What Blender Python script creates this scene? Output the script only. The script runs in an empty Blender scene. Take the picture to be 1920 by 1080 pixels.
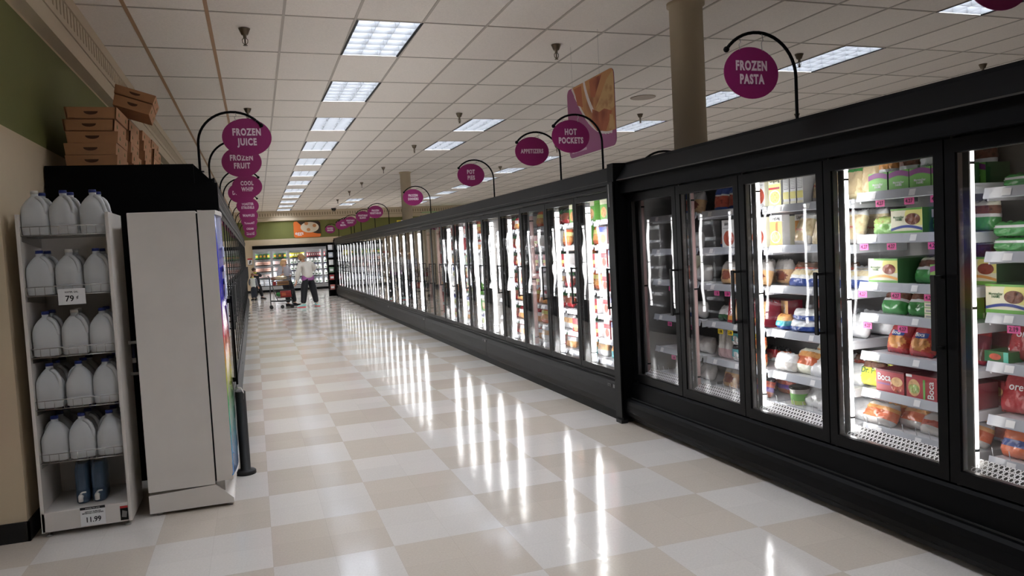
import bpy, bmesh, math, random
from mathutils import Vector, Matrix, Euler
PI = math.pi
S = bpy.context.scene
C = S.collection
rnd = random.Random(7)

# ---------------------------------------------------------------- camera, world, exposure
CAM_H = 1.55
F_PX = 1432.4
YAW, PITCH, ROLL = .3236, -.0554, -.0518
cy_, sy_, cp_, sp_ = math.cos(YAW), math.sin(YAW), math.cos(PITCH), math.sin(PITCH)
fwd = Vector((sy_*cp_, cy_*cp_, sp_)); rgt = Vector((cy_, -sy_, 0)); up = rgt.cross(fwd)
cr_, sr_ = math.cos(ROLL), math.sin(ROLL)
R_ = rgt*cr_ + up*sr_; U_ = -rgt*sr_ + up*cr_
cam_data = bpy.data.cameras.new('camera'); cam = bpy.data.objects.new('camera', cam_data); C.objects.link(cam)
m = Matrix.Identity(4)
for i in range(3):
    m[i][0] = R_[i]; m[i][1] = U_[i]; m[i][2] = -fwd[i]
m[2][3] = CAM_H
cam.matrix_world = m
cam_data.sensor_width = 36; cam_data.lens = F_PX/1920*36; cam_data.clip_start = .05; cam_data.clip_end = 200
S.camera = cam
S.view_settings.view_transform = 'Standard'; S.view_settings.look = 'None'
S.view_settings.gamma = 1; S.view_settings.use_curve_mapping = False
S.view_settings.exposure = 0.10
w = bpy.data.worlds.new('world'); S.world = w; w.use_nodes = True
w.node_tree.nodes['Background'].inputs[0].default_value = (.8, .85, 1, 1)
w.node_tree.nodes['Background'].inputs[1].default_value = .05
CEIL = 3.663
TROFFER_E = 26.0      # ceiling troffers
TUBE_E = 16.0        # freezer tubes

# ---------------------------------------------------------------- materials
MATS = {}
def lin(c):
    return tuple((x/12.92 if x <= .04045 else ((x+.055)/1.055)**2.4) for x in c)
def rgb(r, g, b): return lin((r/255, g/255, b/255))
def mat(name, col, rough=.5, metal=0, emit=0, spec=.5, bump=0, bscale=60, noise=0, nscale=20, coat=0, alpha=1, trans=0):
    if name in MATS: return MATS[name]
    m = bpy.data.materials.new(name); m.use_nodes = True; MATS[name] = m
    nt = m.node_tree; b = nt.nodes['Principled BSDF']
    b.inputs['Base Color'].default_value = (*col, 1); b.inputs['Roughness'].default_value = rough
    b.inputs['Metallic'].default_value = metal; b.inputs['Specular IOR Level'].default_value = spec
    b.inputs['Coat Weight'].default_value = coat; b.inputs['Alpha'].default_value = alpha
    b.inputs['Transmission Weight'].default_value = trans
    if emit:
        b.inputs['Emission Color'].default_value = (*col, 1); b.inputs['Emission Strength'].default_value = emit
    tc = None
    if bump or noise:
        tc = nt.nodes.new('ShaderNodeTexCoord')
    if noise:
        n = nt.nodes.new('ShaderNodeTexNoise'); n.inputs['Scale'].default_value = nscale; n.inputs['Detail'].default_value = 4
        nt.links.new(tc.outputs['Object'], n.inputs['Vector'])
        r = nt.nodes.new('ShaderNodeValToRGB')
        r.color_ramp.elements[0].position = .3; r.color_ramp.elements[1].position = .7
        r.color_ramp.elements[0].color = (*[c*(1-noise) for c in col], 1)
        r.color_ramp.elements[1].color = (*[min(1, c*(1+noise)) for c in col], 1)
        nt.links.new(n.outputs['Fac'], r.inputs['Fac']); nt.links.new(r.outputs['Color'], b.inputs['Base Color'])
    if bump:
        n = nt.nodes.new('ShaderNodeTexNoise'); n.inputs['Scale'].default_value = bscale; n.inputs['Detail'].default_value = 3
        nt.links.new(tc.outputs['Object'], n.inputs['Vector'])
        bp = nt.nodes.new('ShaderNodeBump'); bp.inputs['Strength'].default_value = bump; bp.inputs['Distance'].default_value = .01
        nt.links.new(n.outputs['Fac'], bp.inputs['Height']); nt.links.new(bp.outputs['Normal'], b.inputs['Normal'])
    return m
def food(name, c1, c2, scale=25, rough=.3):
    """mottled food seen through plastic film"""
    if name in MATS: return MATS[name]
    m = bpy.data.materials.new(name); m.use_nodes = True; MATS[name] = m
    nt = m.node_tree; b = nt.nodes['Principled BSDF']; b.inputs['Roughness'].default_value = rough
    tc = nt.nodes.new('ShaderNodeTexCoord'); v = nt.nodes.new('ShaderNodeTexVoronoi'); v.inputs['Scale'].default_value = scale
    n = nt.nodes.new('ShaderNodeTexNoise'); n.inputs['Scale'].default_value = scale*1.7
    mx = nt.nodes.new('ShaderNodeMath'); mx.operation = 'ADD'
    nt.links.new(tc.outputs['Object'], v.inputs['Vector']); nt.links.new(tc.outputs['Object'], n.inputs['Vector'])
    nt.links.new(v.outputs['Distance'], mx.inputs[0]); nt.links.new(n.outputs['Fac'], mx.inputs[1])
    r = nt.nodes.new('ShaderNodeValToRGB'); r.color_ramp.elements[0].position = .45; r.color_ramp.elements[1].position = 1.15 if False else 1.0
    r.color_ramp.elements[0].color = (*c2, 1); r.color_ramp.elements[1].color = (*c1, 1)
    nt.links.new(mx.outputs[0], r.inputs['Fac']); nt.links.new(r.outputs['Color'], b.inputs['Base Color'])
    bp = nt.nodes.new('ShaderNodeBump'); bp.inputs['Strength'].default_value = .5; bp.inputs['Distance'].default_value = .008
    nt.links.new(mx.outputs[0], bp.inputs['Height']); nt.links.new(bp.outputs['Normal'], b.inputs['Normal'])
    return m

BLACK = mat('black_paint', rgb(7, 7, 8), .5, spec=.1, bump=.05, bscale=300)
CHAR = mat('charcoal_paint', rgb(24, 24, 25), .45, spec=.14, bump=.05, bscale=300)
FRAME = mat('black_door_frame', rgb(7, 7, 8), .4, spec=.14)
TRIM = mat('grey_trim', rgb(88, 86, 84), .3, metal=.6)
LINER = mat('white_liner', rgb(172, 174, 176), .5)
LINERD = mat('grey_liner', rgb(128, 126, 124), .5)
SHELFW = mat('white_shelf', rgb(205, 206, 210), .35)
RAIL = mat('rail_plastic', rgb(186, 189, 196), .15, coat=.4)
TAGW = mat('tag_white', rgb(235, 235, 235), .5)
PINK = mat('tag_pink', rgb(240, 95, 165), .5)
YEL = mat('tag_yellow', rgb(250, 215, 40), .5)
INK = mat('ink', rgb(20, 18, 20), .6)
MARO = mat('ink_maroon', rgb(90, 15, 60), .6)
PURP = mat('sign_purple', rgb(140, 28, 96), .5)
LETT = mat('sign_letter', rgb(228, 205, 214), .6)
STEEL = mat('steel', rgb(170, 168, 165), .3, metal=1)
CHROME = mat('chrome_wire', rgb(180, 178, 174), .28, metal=.9)
WHITEM = mat('white_enamel', rgb(224, 218, 211), .4, noise=.03, nscale=6)
WHITE = mat('white_plain', rgb(240, 240, 240), .5)
BEIGE = mat('beige_wall', rgb(208, 190, 160), .8, bump=.1, bscale=200, noise=.03, nscale=3)
GREEN = mat('green_wall', rgb(112, 114, 60), .8, bump=.1, bscale=200, noise=.03, nscale=3)
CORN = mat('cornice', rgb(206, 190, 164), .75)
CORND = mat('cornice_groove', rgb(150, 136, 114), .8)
COLM = mat('column_paint', rgb(196, 178, 148), .7, bump=.1, bscale=120)
GRIDM = mat('ceiling_grid', rgb(188, 178, 166), .6)
GRIDT = mat('ceiling_grid_stained', rgb(176, 140, 104), .6)
TUBE = mat('tube_lamp', (1, 1, 1), .4, emit=TUBE_E)
TUBEOFF = mat('tube_unlit', rgb(225, 190, 185), .3)
RUBBER = mat('black_rubber', rgb(14, 14, 14), .6)
CARD = mat('cardboard', rgb(186, 136, 96), .85, noise=.08, nscale=9)
CARDD = mat('cardboard_dark', rgb(88, 58, 40), .9)

def glass_mat(name='door_glass', gain=1.0, tint=.95):
    m = bpy.data.materials.new(name); m.use_nodes = True; nt = m.node_tree; nt.nodes.clear()
    o = nt.nodes.new('ShaderNodeOutputMaterial'); mx = nt.nodes.new('ShaderNodeMixShader')
    t = nt.nodes.new('ShaderNodeBsdfTransparent'); t.inputs[0].default_value = (tint, tint, tint, 1)
    g = nt.nodes.new('ShaderNodeBsdfGlossy'); g.inputs['Roughness'].default_value = .012
    lw = nt.nodes.new('ShaderNodeLayerWeight'); lw.inputs['Blend'].default_value = .5
    p = nt.nodes.new('ShaderNodeMath'); p.operation = 'POWER'; p.inputs[1].default_value = 5
    a = nt.nodes.new('ShaderNodeMath'); a.operation = 'MULTIPLY_ADD'; a.inputs[1].default_value = .9*gain; a.inputs[2].default_value = .045*gain
    a.use_clamp = True
    nt.links.new(lw.outputs['Facing'], p.inputs[0]); nt.links.new(p.outputs[0], a.inputs[0]); nt.links.new(a.outputs[0], mx.inputs[0])
    tc = nt.nodes.new('ShaderNodeTexCoord'); n = nt.nodes.new('ShaderNodeTexNoise'); n.inputs['Scale'].default_value = 3.5; n.inputs['Detail'].default_value = 1
    bp = nt.nodes.new('ShaderNodeBump'); bp.inputs['Strength'].default_value = .035; bp.inputs['Distance'].default_value = .02
    nt.links.new(tc.outputs['Object'], n.inputs['Vector']); nt.links.new(n.outputs['Fac'], bp.inputs['Height'])
    nt.links.new(bp.outputs['Normal'], g.inputs['Normal'])
    nt.links.new(t.outputs[0], mx.inputs[1]); nt.links.new(g.outputs[0], mx.inputs[2]); nt.links.new(mx.outputs[0], o.inputs[0])
    return m
GLASS = glass_mat()

def floor_mat():
    m = bpy.data.materials.new('checker_floor'); m.use_nodes = True; nt = m.node_tree; b = nt.nodes['Principled BSDF']
    tc = nt.nodes.new('ShaderNodeTexCoord')
    mp = nt.nodes.new('ShaderNodeMapping'); mp.inputs['Location'].default_value = (.0078+.6096*21, -3.968+.6096*30, .5)
    nt.links.new(tc.outputs['Object'], mp.inputs['Vector'])
    ck = nt.nodes.new('ShaderNodeTexChecker'); ck.inputs['Scale'].default_value = 1/.6096
    nt.links.new(mp.outputs[0], ck.inputs['Vector'])
    # every 12 inch tile gets a slightly different tone
    sn = nt.nodes.new('ShaderNodeVectorMath'); sn.operation = 'SNAP'; sn.inputs[1].default_value = (.3048, .3048, 10)
    nt.links.new(mp.outputs[0], sn.inputs[0])
    wn = nt.nodes.new('ShaderNodeTexWhiteNoise'); nt.links.new(sn.outputs[0], wn.inputs['Vector'])
    mr = nt.nodes.new('ShaderNodeMapRange'); mr.inputs['To Min'].default_value = .965; mr.inputs['To Max'].default_value = 1.03
    nt.links.new(wn.outputs['Value'], mr.inputs['Value'])
    ck.inputs['Color1'].default_value = (*rgb(206, 195, 181), 1); ck.inputs['Color2'].default_value = (*rgb(219, 213, 206), 1)
    sp = nt.nodes.new('ShaderNodeTexNoise'); sp.inputs['Scale'].default_value = 90; sp.inputs['Detail'].default_value = 5; sp.inputs['Roughness'].default_value = .7
    nt.links.new(tc.outputs['Object'], sp.inputs['Vector'])
    mr2 = nt.nodes.new('ShaderNodeMapRange'); mr2.inputs['From Min'].default_value = .3; mr2.inputs['From Max'].default_value = .7
    mr2.inputs['To Min'].default_value = .92; mr2.inputs['To Max'].default_value = 1.05
    nt.links.new(sp.outputs['Fac'], mr2.inputs['Value'])
    mu = nt.nodes.new('ShaderNodeMath'); mu.operation = 'MULTIPLY'
    nt.links.new(mr.outputs[0], mu.inputs[0]); nt.links.new(mr2.outputs[0], mu.inputs[1])
    # hairline seams between 12 inch tiles
    br = nt.nodes.new('ShaderNodeTexBrick'); br.offset = 0; br.inputs['Scale'].default_value = 1
    br.inputs['Brick Width'].default_value = .3048; br.inputs['Row Height'].default_value = .3048; br.inputs['Mortar Size'].default_value = .0009
    br.inputs['Color1'].default_value = (1, 1, 1, 1); br.inputs['Color2'].default_value = (1, 1, 1, 1); br.inputs['Mortar'].default_value = (.86, .85, .84, 1)
    nt.links.new(mp.outputs[0], br.inputs['Vector'])
    v1 = nt.nodes.new('ShaderNodeVectorMath'); v1.operation = 'SCALE'
    nt.links.new(ck.outputs['Color'], v1.inputs[0]); nt.links.new(mu.outputs[0], v1.inputs['Scale'])
    v2 = nt.nodes.new('ShaderNodeVectorMath'); v2.operation = 'MULTIPLY'
    nt.links.new(v1.outputs[0], v2.inputs[0]); nt.links.new(br.outputs['Color'], v2.inputs[1])
    nt.links.new(v2.outputs[0], b.inputs['Base Color'])
    n2 = nt.nodes.new('ShaderNodeTexNoise'); n2.inputs['Scale'].default_value = 14; n2.inputs['Detail'].default_value = 4
    nt.links.new(tc.outputs['Object'], n2.inputs['Vector'])
    mr3 = nt.nodes.new('ShaderNodeMapRange'); mr3.inputs['To Min'].default_value = .06; mr3.inputs['To Max'].default_value = .15
    nt.links.new(n2.outputs['Fac'], mr3.inputs['Value']); nt.links.new(mr3.outputs[0], b.inputs['Roughness'])
    bp = nt.nodes.new('ShaderNodeBump'); bp.inputs['Strength'].default_value = .35; bp.inputs['Distance'].default_value = .002
    nt.links.new(n2.outputs['Fac'], bp.inputs['Height']); nt.links.new(bp.outputs['Normal'], b.inputs['Normal'])
    b.inputs['Specular IOR Level'].default_value = .42
    return m

def tile_mat():
    m = bpy.data.materials.new('ceiling_tile'); m.use_nodes = True; nt = m.node_tree; b = nt.nodes['Principled BSDF']
    tc = nt.nodes.new('ShaderNodeTexCoord'); b.inputs['Roughness'].default_value = .9
    sn = nt.nodes.new('ShaderNodeVectorMath'); sn.operation = 'SNAP'; sn.inputs[1].default_value = (.6245, 1.2613, 10)
    mp = nt.nodes.new('ShaderNodeMapping'); mp.inputs['Location'].default_value = (-1.013+.6245*40, -7.069+1.2613*30, 5); mp.inputs['Rotation'].default_value = (0, 0, -.03)
    nt.links.new(tc.outputs['Object'], mp.inputs['Vector']); nt.links.new(mp.outputs[0], sn.inputs[0])
    wn = nt.nodes.new('ShaderNodeTexWhiteNoise'); nt.links.new(sn.outputs[0], wn.inputs['Vector'])
    mr = nt.nodes.new('ShaderNodeMapRange'); mr.inputs['To Min'].default_value = .98; mr.inputs['To Max'].default_value = .98
    nt.links.new(wn.outputs['Value'], mr.inputs['Value'])
    n = nt.nodes.new('ShaderNodeTexNoise'); n.inputs['Scale'].default_value = 70; n.inputs['Detail'].default_value = 4
    nt.links.new(tc.outputs['Object'], n.inputs['Vector'])
    mr2 = nt.nodes.new('ShaderNodeMapRange'); mr2.inputs['From Min'].default_value = .3; mr2.inputs['From Max'].default_value = .7
    mr2.inputs['To Min'].default_value = .94; mr2.inputs['To Max'].default_value = 1.04
    nt.links.new(n.outputs['Fac'], mr2.inputs['Value'])
    mu = nt.nodes.new('ShaderNodeMath'); mu.operation = 'MULTIPLY'; nt.links.new(mr.outputs[0], mu.inputs[0]); nt.links.new(mr2.outputs[0], mu.inputs[1])
    v = nt.nodes.new('ShaderNodeVectorMath'); v.operation = 'SCALE'; v.inputs[0].default_value = rgb(244, 236, 226)
    nt.links.new(mu.outputs[0], v.inputs['Scale']); nt.links.new(v.outputs[0], b.inputs['Base Color'])
    bp = nt.nodes.new('ShaderNodeBump'); bp.inputs['Strength'].default_value = .3; bp.inputs['Distance'].default_value = .004
    nt.links.new(n.outputs['Fac'], bp.inputs['Height']); nt.links.new(bp.outputs['Normal'], b.inputs['Normal'])
    return m

# ---------------------------------------------------------------- mesh helpers
class MB:
    def __init__(s): s.bm = bmesh.new(); s.mats = []
    def mi(s, m):
        if m not in s.mats: s.mats.append(m)
        return s.mats.index(m)
    def face(s, vs, m, smooth=False):
        try: f = s.bm.faces.new(vs)
        except ValueError: return None
        f.material_index = s.mi(m); f.smooth = smooth; return f
    def box(s, x0, x1, y0, y1, z0, z1, m, bev=0):
        v = [s.bm.verts.new((x, y, z)) for x in (x0, x1) for y in (y0, y1) for z in (z0, z1)]
        fs = []
        for q in ((0, 1, 3, 2), (4, 6, 7, 5), (0, 4, 5, 1), (2, 3, 7, 6), (0, 2, 6, 4), (1, 5, 7, 3)):
            fs.append(s.face([v[i] for i in q], m))
        if bev:
            es = list({e for f in fs for e in f.edges})
            r = bmesh.ops.bevel(s.bm, geom=es, offset=bev, segments=2, affect='EDGES', profile=.5)
            k = s.mi(m)
            for f in r['faces']: f.material_index = k
        return fs
    def prism(s, pts, a0, a1, m, axis='y', smooth=False):
        """closed polygon pts=(u,v) extruded along axis; y: (x,z)  x: (y,z)  z: (x,y)"""
        def P(u, v, a): return {'y': (u, a, v), 'x': (a, u, v), 'z': (u, v, a)}[axis]
        A = [s.bm.verts.new(P(u, v, a0)) for u, v in pts]; B = [s.bm.verts.new(P(u, v, a1)) for u, v in pts]
        n = len(pts)
        for i in range(n): s.face([A[i], A[(i+1) % n], B[(i+1) % n], B[i]], m, smooth)
        s.face(A[::-1], m); s.face(B, m)
    def tube(s, path, r, m, seg=8, closed=False):
        path = [Vector(p) for p in path]; n = len(path); rings = []
        rr = r if isinstance(r, (list, tuple)) else [r]*n
        t0 = None
        for i, p in enumerate(path):
            a = path[(i-1) % n] if (closed or i > 0) else p; b = path[(i+1) % n] if (closed or i < n-1) else p
            d = (b-a).normalized()
            if t0 is None:
                u = d.orthogonal().normalized()
            else:
                u = (u - d*u.dot(d)); u = u.normalized() if u.length > 1e-6 else d.orthogonal().normalized()
            t0 = d; v = d.cross(u)
            rings.append([s.bm.verts.new(p+(u*math.cos(2*PI*k/seg)+v*math.sin(2*PI*k/seg))*rr[i]) for k in range(seg)])
        for i in range(n if closed else n-1):
            A, B = rings[i], rings[(i+1) % n]
            for k in range(seg): s.face([A[k], A[(k+1) % seg], B[(k+1) % seg], B[k]], m, True)
        if not closed:
            s.face(rings[0][::-1], m); s.face(rings[-1], m)
    def lathe(s, prof, m, c=(0, 0, 0), seg=24, sq=None, sx=1, sy=1, cap=True, xf=None):
        """prof [(r,z)...]; sq superellipse exponent"""
        rings = []
        for r, z in prof:
            ring = []
            for k in range(seg):
                a = 2*PI*k/seg; ca, sa = math.cos(a), math.sin(a)
                if sq:
                    q = (abs(ca)**sq+abs(sa)**sq)**(-1/sq); ca *= q; sa *= q
                p = Vector((c[0]+r*ca*sx, c[1]+r*sa*sy, c[2]+z))
                if xf: p = Vector(xf(p))
                ring.append(s.bm.verts.new(p))
            rings.append(ring)
        for A, B in zip(rings, rings[1:]):
            for k in range(seg): s.face([A[k], A[(k+1) % seg], B[(k+1) % seg], B[k]], m, True)
        if cap:
            s.face(rings[0][::-1], m); s.face(rings[-1], m)
    def sphere(s, c, r, m, seg=12, rings=8, sc=(1, 1, 1)):
        prof = [(r*math.sin(PI*(i+.02)/(rings+.04)), -r*math.cos(PI*(i+.02)/(rings+.04))*sc[2]) for i in range(rings+1)]
        s.lathe(prof, m, c, seg, sx=sc[0], sy=sc[1])
    def quad(s, pts, m): s.face([s.bm.verts.new(p) for p in pts], m)
    def poly(s, pts, m): return s.face([s.bm.verts.new(p) for p in pts], m)
    def text(s, txt, m, size, o, ux=(1, 0, 0), uy=(0, 0, 1), xs=1, bold=0, depth=.0008, align='CENTER', track=1.0, lead=.85):
        me = text_mesh(txt, bold, align, track, lead)
        ux, uy = Vector(ux), Vector(uy); n = ux.cross(uy); o = Vector(o); base = len(s.bm.verts)
        vs = [s.bm.verts.new(o + ux*(v.co.x*size*xs) + uy*(v.co.y*size) + n*(v.co.z*depth)) for v in me.vertices]
        k = s.mi(m)
        for p in me.polygons:
            try:
                f = s.bm.faces.new([vs[i] for i in p.vertices]); f.material_index = k
            except ValueError: pass
    def xf(s, M):
        bmesh.ops.transform(s.bm, matrix=M, verts=s.bm.verts)
    def build(s, name, parent=None, loc=None, rz=0, smooth=False, bevel=0):
        bmesh.ops.recalc_face_normals(s.bm, faces=s.bm.faces)
        me = bpy.data.meshes.new(name); s.bm.to_mesh(me); s.bm.free()
        for m in s.mats: me.materials.append(m)
        if smooth:
            for p in me.polygons: p.use_smooth = True
        o = bpy.data.objects.new(name, me); C.objects.link(o)
        if parent: o.parent = parent
        if loc: o.location = loc
        if rz: o.rotation_euler = (0, 0, rz)
        if bevel:
            b = o.modifiers.new('bevel', 'BEVEL'); b.width = bevel; b.segments = 2; b.limit_method = 'ANGLE'
        return o
TXT = {}
def text_mesh(txt, bold, align, track=1.0, lead=.85):
    k = (txt, bold, align, track, lead)
    if k not in TXT:
        cu = bpy.data.curves.new('lettering_curve', 'FONT'); cu.body = txt; cu.align_x = align; cu.align_y = 'CENTER'
        cu.size = 1; cu.offset = bold; cu.extrude = .5; cu.resolution_u = 3; cu.space_line = lead; cu.space_character = track
        ob = bpy.data.objects.new('lettering_tmp', cu); C.objects.link(ob)
        dg = bpy.context.evaluated_depsgraph_get()
        TXT[k] = bpy.data.meshes.new_from_object(ob.evaluated_get(dg))
        bpy.data.objects.remove(ob)
    return TXT[k]
def empty(name, loc=(0, 0, 0), rz=0, parent=None):
    o = bpy.data.objects.new(name, None); C.objects.link(o); o.location = loc; o.rotation_euler = (0, 0, rz)
    o.empty_display_size = .1
    if parent: o.parent = parent
    return o
LABELS = {}
def tag(o, label, cat, group=None):
    o['label'] = label; o['category'] = cat
    if group: o['group'] = group
    LABELS.setdefault(label, []).append(o.name)
    return o
def struct(o): o['kind'] = 'structure'; return o
def lab(o, label): o['label'] = label; return o
def copy_tree(o, parent=None):
    c = o.copy(); C.objects.link(c)
    if parent: c.parent = parent
    for ch in list(o.children): copy_tree(ch, c)
    return c
USED = set()
def put(src, loc, rot=(0, 0, 0), scale=None):
    """the first use moves the thing itself, every later use copies it with its parts"""
    if src.name not in USED: o = src; USED.add(src.name)
    else: o = copy_tree(src)
    o.location = loc; o.rotation_euler = rot
    if scale: o.scale = scale
    return o
ORD = ['first', 'second', 'third', 'fourth', 'fifth', 'sixth', 'seventh', 'eighth', 'ninth', 'tenth', 'eleventh', 'twelfth', 'thirteenth', 'fourteenth', 'fifteenth', 'sixteenth', 'seventeenth', 'eighteenth', 'nineteenth', 'twentieth']
# ---------------------------------------------------------------- the setting
WX = -1.33; WY = 5.0; BY = 36.5; RX = 18.0; FY = -3.5; LX = -6.0
def slab(name, x0, x1, y0, y1, z0, z1, m):
    b = MB(); b.box(x0, x1, y0, y1, z0, z1, m); return struct(b.build(name))
b = MB(); b.box(LX, RX, FY, BY, -.1, 0, floor_mat()); struct(b.build('floor'))
def G(a, k): return (1.0132+.6245*a+.0044*k, 7.069+1.2613*k+.019*a)
LIGHTS = [(0, k) for k in range(-4, 24, 2)] + [(-6, -5)] + [(4, 4), (4, 6), (4, 18), (4, 20)] + [(9, k) for k in range(-2, 22, 2)]  # first aisle lamp and front left lamp are unseen, added to brighten the foreground
b = MB(); tm = [tile_mat() for _ in range(1)][0]; TT = []
for q in (1.0, .965, 1.03):      # three slightly different batches of tile
    mm = tm if q == 1.0 else tm.copy()
    for nd in mm.node_tree.nodes:
        if nd.type == 'VECT_MATH' and nd.operation == 'SCALE': v_ = nd.inputs[0].default_value; nd.inputs[0].default_value = (v_[0]*q, v_[1]*q, v_[2]*q)
    TT.append(mm)
tr_ = random.Random(11)
def clampxy(p): return (min(max(p[0], LX), RX), min(max(p[1], FY), BY), CEIL)
for a in range(-12, 29):
    for k in range(-10, 25):
        if (a, k) in LIGHTS: continue
        q = [clampxy(G(a, k)), clampxy(G(a+1, k)), clampxy(G(a+1, k+1)), clampxy(G(a, k+1))]
        if q[1][0]-q[0][0] < .01 or q[3][1]-q[0][1] < .01: continue
        b.quad(q[::-1], tr_.choice(TT))
struct(b.build('ceiling'))
slab('ceiling_deck', LX, RX, FY, BY, CEIL+.25, CEIL+.3, BEIGE)
b = MB()
def bar(p, q, w):
    p = Vector((*p, 0)); q = Vector((*q, 0)); d = (q-p).normalized(); n = Vector((-d.y, d.x, 0))*w
    return [(p+n).to_tuple(), (q+n).to_tuple(), (q-n).to_tuple(), (p-n).to_tuple()]
for a in range(-11, 28):
    m_ = GRIDT if a in (-3, -2) else GRIDM
    c = bar(G(a, -8.3), G(a, 23.3), .016 if a in (-3, -2) else .012); b.prism([(x, y) for x, y, z in c], CEIL-.005, CEIL+.002, m_, 'z')
for k in range(-8, 24):
    c = bar(G(-11.2, k), G(27.1, k), .011); b.prism([(x, y) for x, y, z in c], CEIL-.0045, CEIL+.002, GRIDM, 'z')
struct(b.build('trim_1'))
def banded_wall(name, pts):
    """pts: (x0,x1,y0,y1) footprint, banded beige / green / beige"""
    b = MB(); x0, x1, y0, y1 = pts
    b.box(x0, x1, y0, y1, 0, 2.4, BEIGE); b.box(x0, x1, y0, y1, 2.4, 3.2, GREEN); b.box(x0, x1, y0, y1, 3.2, CEIL, BEIGE)
    return struct(b.build(name))
banded_wall('wall_left', (WX-.12, WX, WY, BY))
slab('wall_front_left', LX, WX-.12, WY, WY+.12, 0, CEIL, BEIGE)
b = MB()    # back wall with the recess that holds the long cooler
b.box(WX-.12, -.03, BY, BY+.12, 0, 2.0, BEIGE); b.box(5.29, RX, BY, BY+.12, 0, 2.0, BEIGE); b.box(WX-.12, RX, BY, BY+.12, 2.0, 2.4, BEIGE)
b.box(WX-.12, RX, BY, BY+.12, 2.4, 3.2, GREEN); b.box(WX-.12, RX, BY, BY+.12, 3.2, CEIL, BEIGE); b.box(-.1, 5.4, BY+.62, BY+.7, 0, 2.1, BEIGE)
struct(b.build('wall_back'))
slab('wall_right', RX, RX+.1, FY, BY, 0, CEIL, BEIGE)
slab('wall_front', LX, RX, FY-.1, FY, 0, CEIL, BEIGE)
slab('wall_far_left', LX-.1, LX, FY, WY, 0, CEIL, BEIGE)
def cornice(name, along, c0, c1, w):
    """moulded band with a row of small slots; along 'y' on the left wall, 'x' on the back wall"""
    b = MB()
    def bx(a0, a1, d0, d1, z0, z1, m):
        if along == 'y': b.box(w+d0, w+d1, a0, a1, z0, z1, m)
        else: b.box(a0, a1, w-d1, w-d0, z0, z1, m)
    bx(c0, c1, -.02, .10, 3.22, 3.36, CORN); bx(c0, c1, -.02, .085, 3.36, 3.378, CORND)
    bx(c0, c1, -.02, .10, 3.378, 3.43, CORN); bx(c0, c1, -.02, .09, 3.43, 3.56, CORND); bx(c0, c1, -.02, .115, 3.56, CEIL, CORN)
    n = int((c1-c0)/.115)
    for i in range(n):
        a = c0+(i+.5)*(c1-c0)/n
        bx(a-.036, a+.036, .085, .1, 3.43, 3.56, CORN)
    return struct(b.build(name))
cornice('trim_2', 'y', WY, BY, WX)
cornice('trim_3', 'x', WX, RX, BY)
# black rubber base with a rounded toe
def baseboard(name, pts):
    b = MB(); x0, x1, y0, y1 = pts
    b.box(x0, x1, y0, y1, 0, .115, RUBBER); return struct(b.build(name))
baseboard('baseboard_front_left', (LX, WX+.012, WY-.012, WY))
baseboard('baseboard_left', (WX, WX+.012, WY-.012, 6.1))
baseboard('baseboard_left_back', (WX, WX+.012, 25.5, BY))
b = MB(); b.box(WX, -.05, BY-.012, BY, 0, .115, RUBBER); struct(b.build('baseboard_back'))

# round columns
for i, (x, y, r) in enumerate(((3.86, 6.15, .15), (4.0, 20.45, .14))):
    b = MB(); b.lathe([(r, 0), (r, CEIL-.03), (r+.02, CEIL-.03), (r+.02, CEIL)], COLM, seg=40)
    o = b.build('column', loc=(x, y, 0))
    tag(o, ['thick beige round column rising behind the near black freezer canopy', 'beige round column far down the row behind the frozen dinners sign'][i], 'column', 'round columns behind the freezers')

# ceiling troffers
def make_troffer():
    r = empty('ceiling_light'); W, L = .6245-.022, 1.2613-.022; Z1 = .085
    b = MB()
    for sx in (-1, 1): b.box(sx*W/2-.008, sx*W/2+.008, -L/2-.008, L/2+.008, -.008, .0, BLACK); b.box(sx*(W/2-.012)-.004, sx*(W/2-.012)+.004, -L/2, L/2, -.006, Z1, BLACK)
    hs = mat('lamp_housing', rgb(225, 225, 225), .5)
    for sy in (-1, 1): b.box(-W/2, W/2, sy*L/2-.006, sy*L/2+.006, -.006, Z1, hs)
    b.box(-W/2-.01, W/2+.01, -L/2-.01, L/2+.01, Z1, Z1+.02, hs); b.build('lamp_frame', r)
    b = MB(); m = mat('troffer_lamp', rgb(240, 245, 255), .5, emit=TROFFER_E); b.box(-W/2+.02, W/2-.02, -L/2+.01, L/2-.01, Z1-.006, Z1-.002, m); b.build('lamp_panel', r)
    b = MB(); lv = LOUV
    for i in (0, 1, 2, 3):
        x = -W/2+.016+(W-.032)*i/3
        b.prism([(x-.0015, 0), (x+.0015, 0), (x+.018, .07), (x-.018, .07)], -L/2+.01, L/2-.01, lv)
    for i in range(0, 7):
        y = -L/2+.006+(L-.012)*i/6
        b.prism([(y-.0015, 0), (y+.0015, 0), (y+.018, .07), (y-.018, .07)], -W/2+.02, W/2-.02, lv, 'x')
    b.build('louver_grid', r)
    return r
LOUV = mat('louver', rgb(158, 160, 162), .32, metal=.7)
TROF = make_troffer()
lights = LIGHTS
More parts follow.
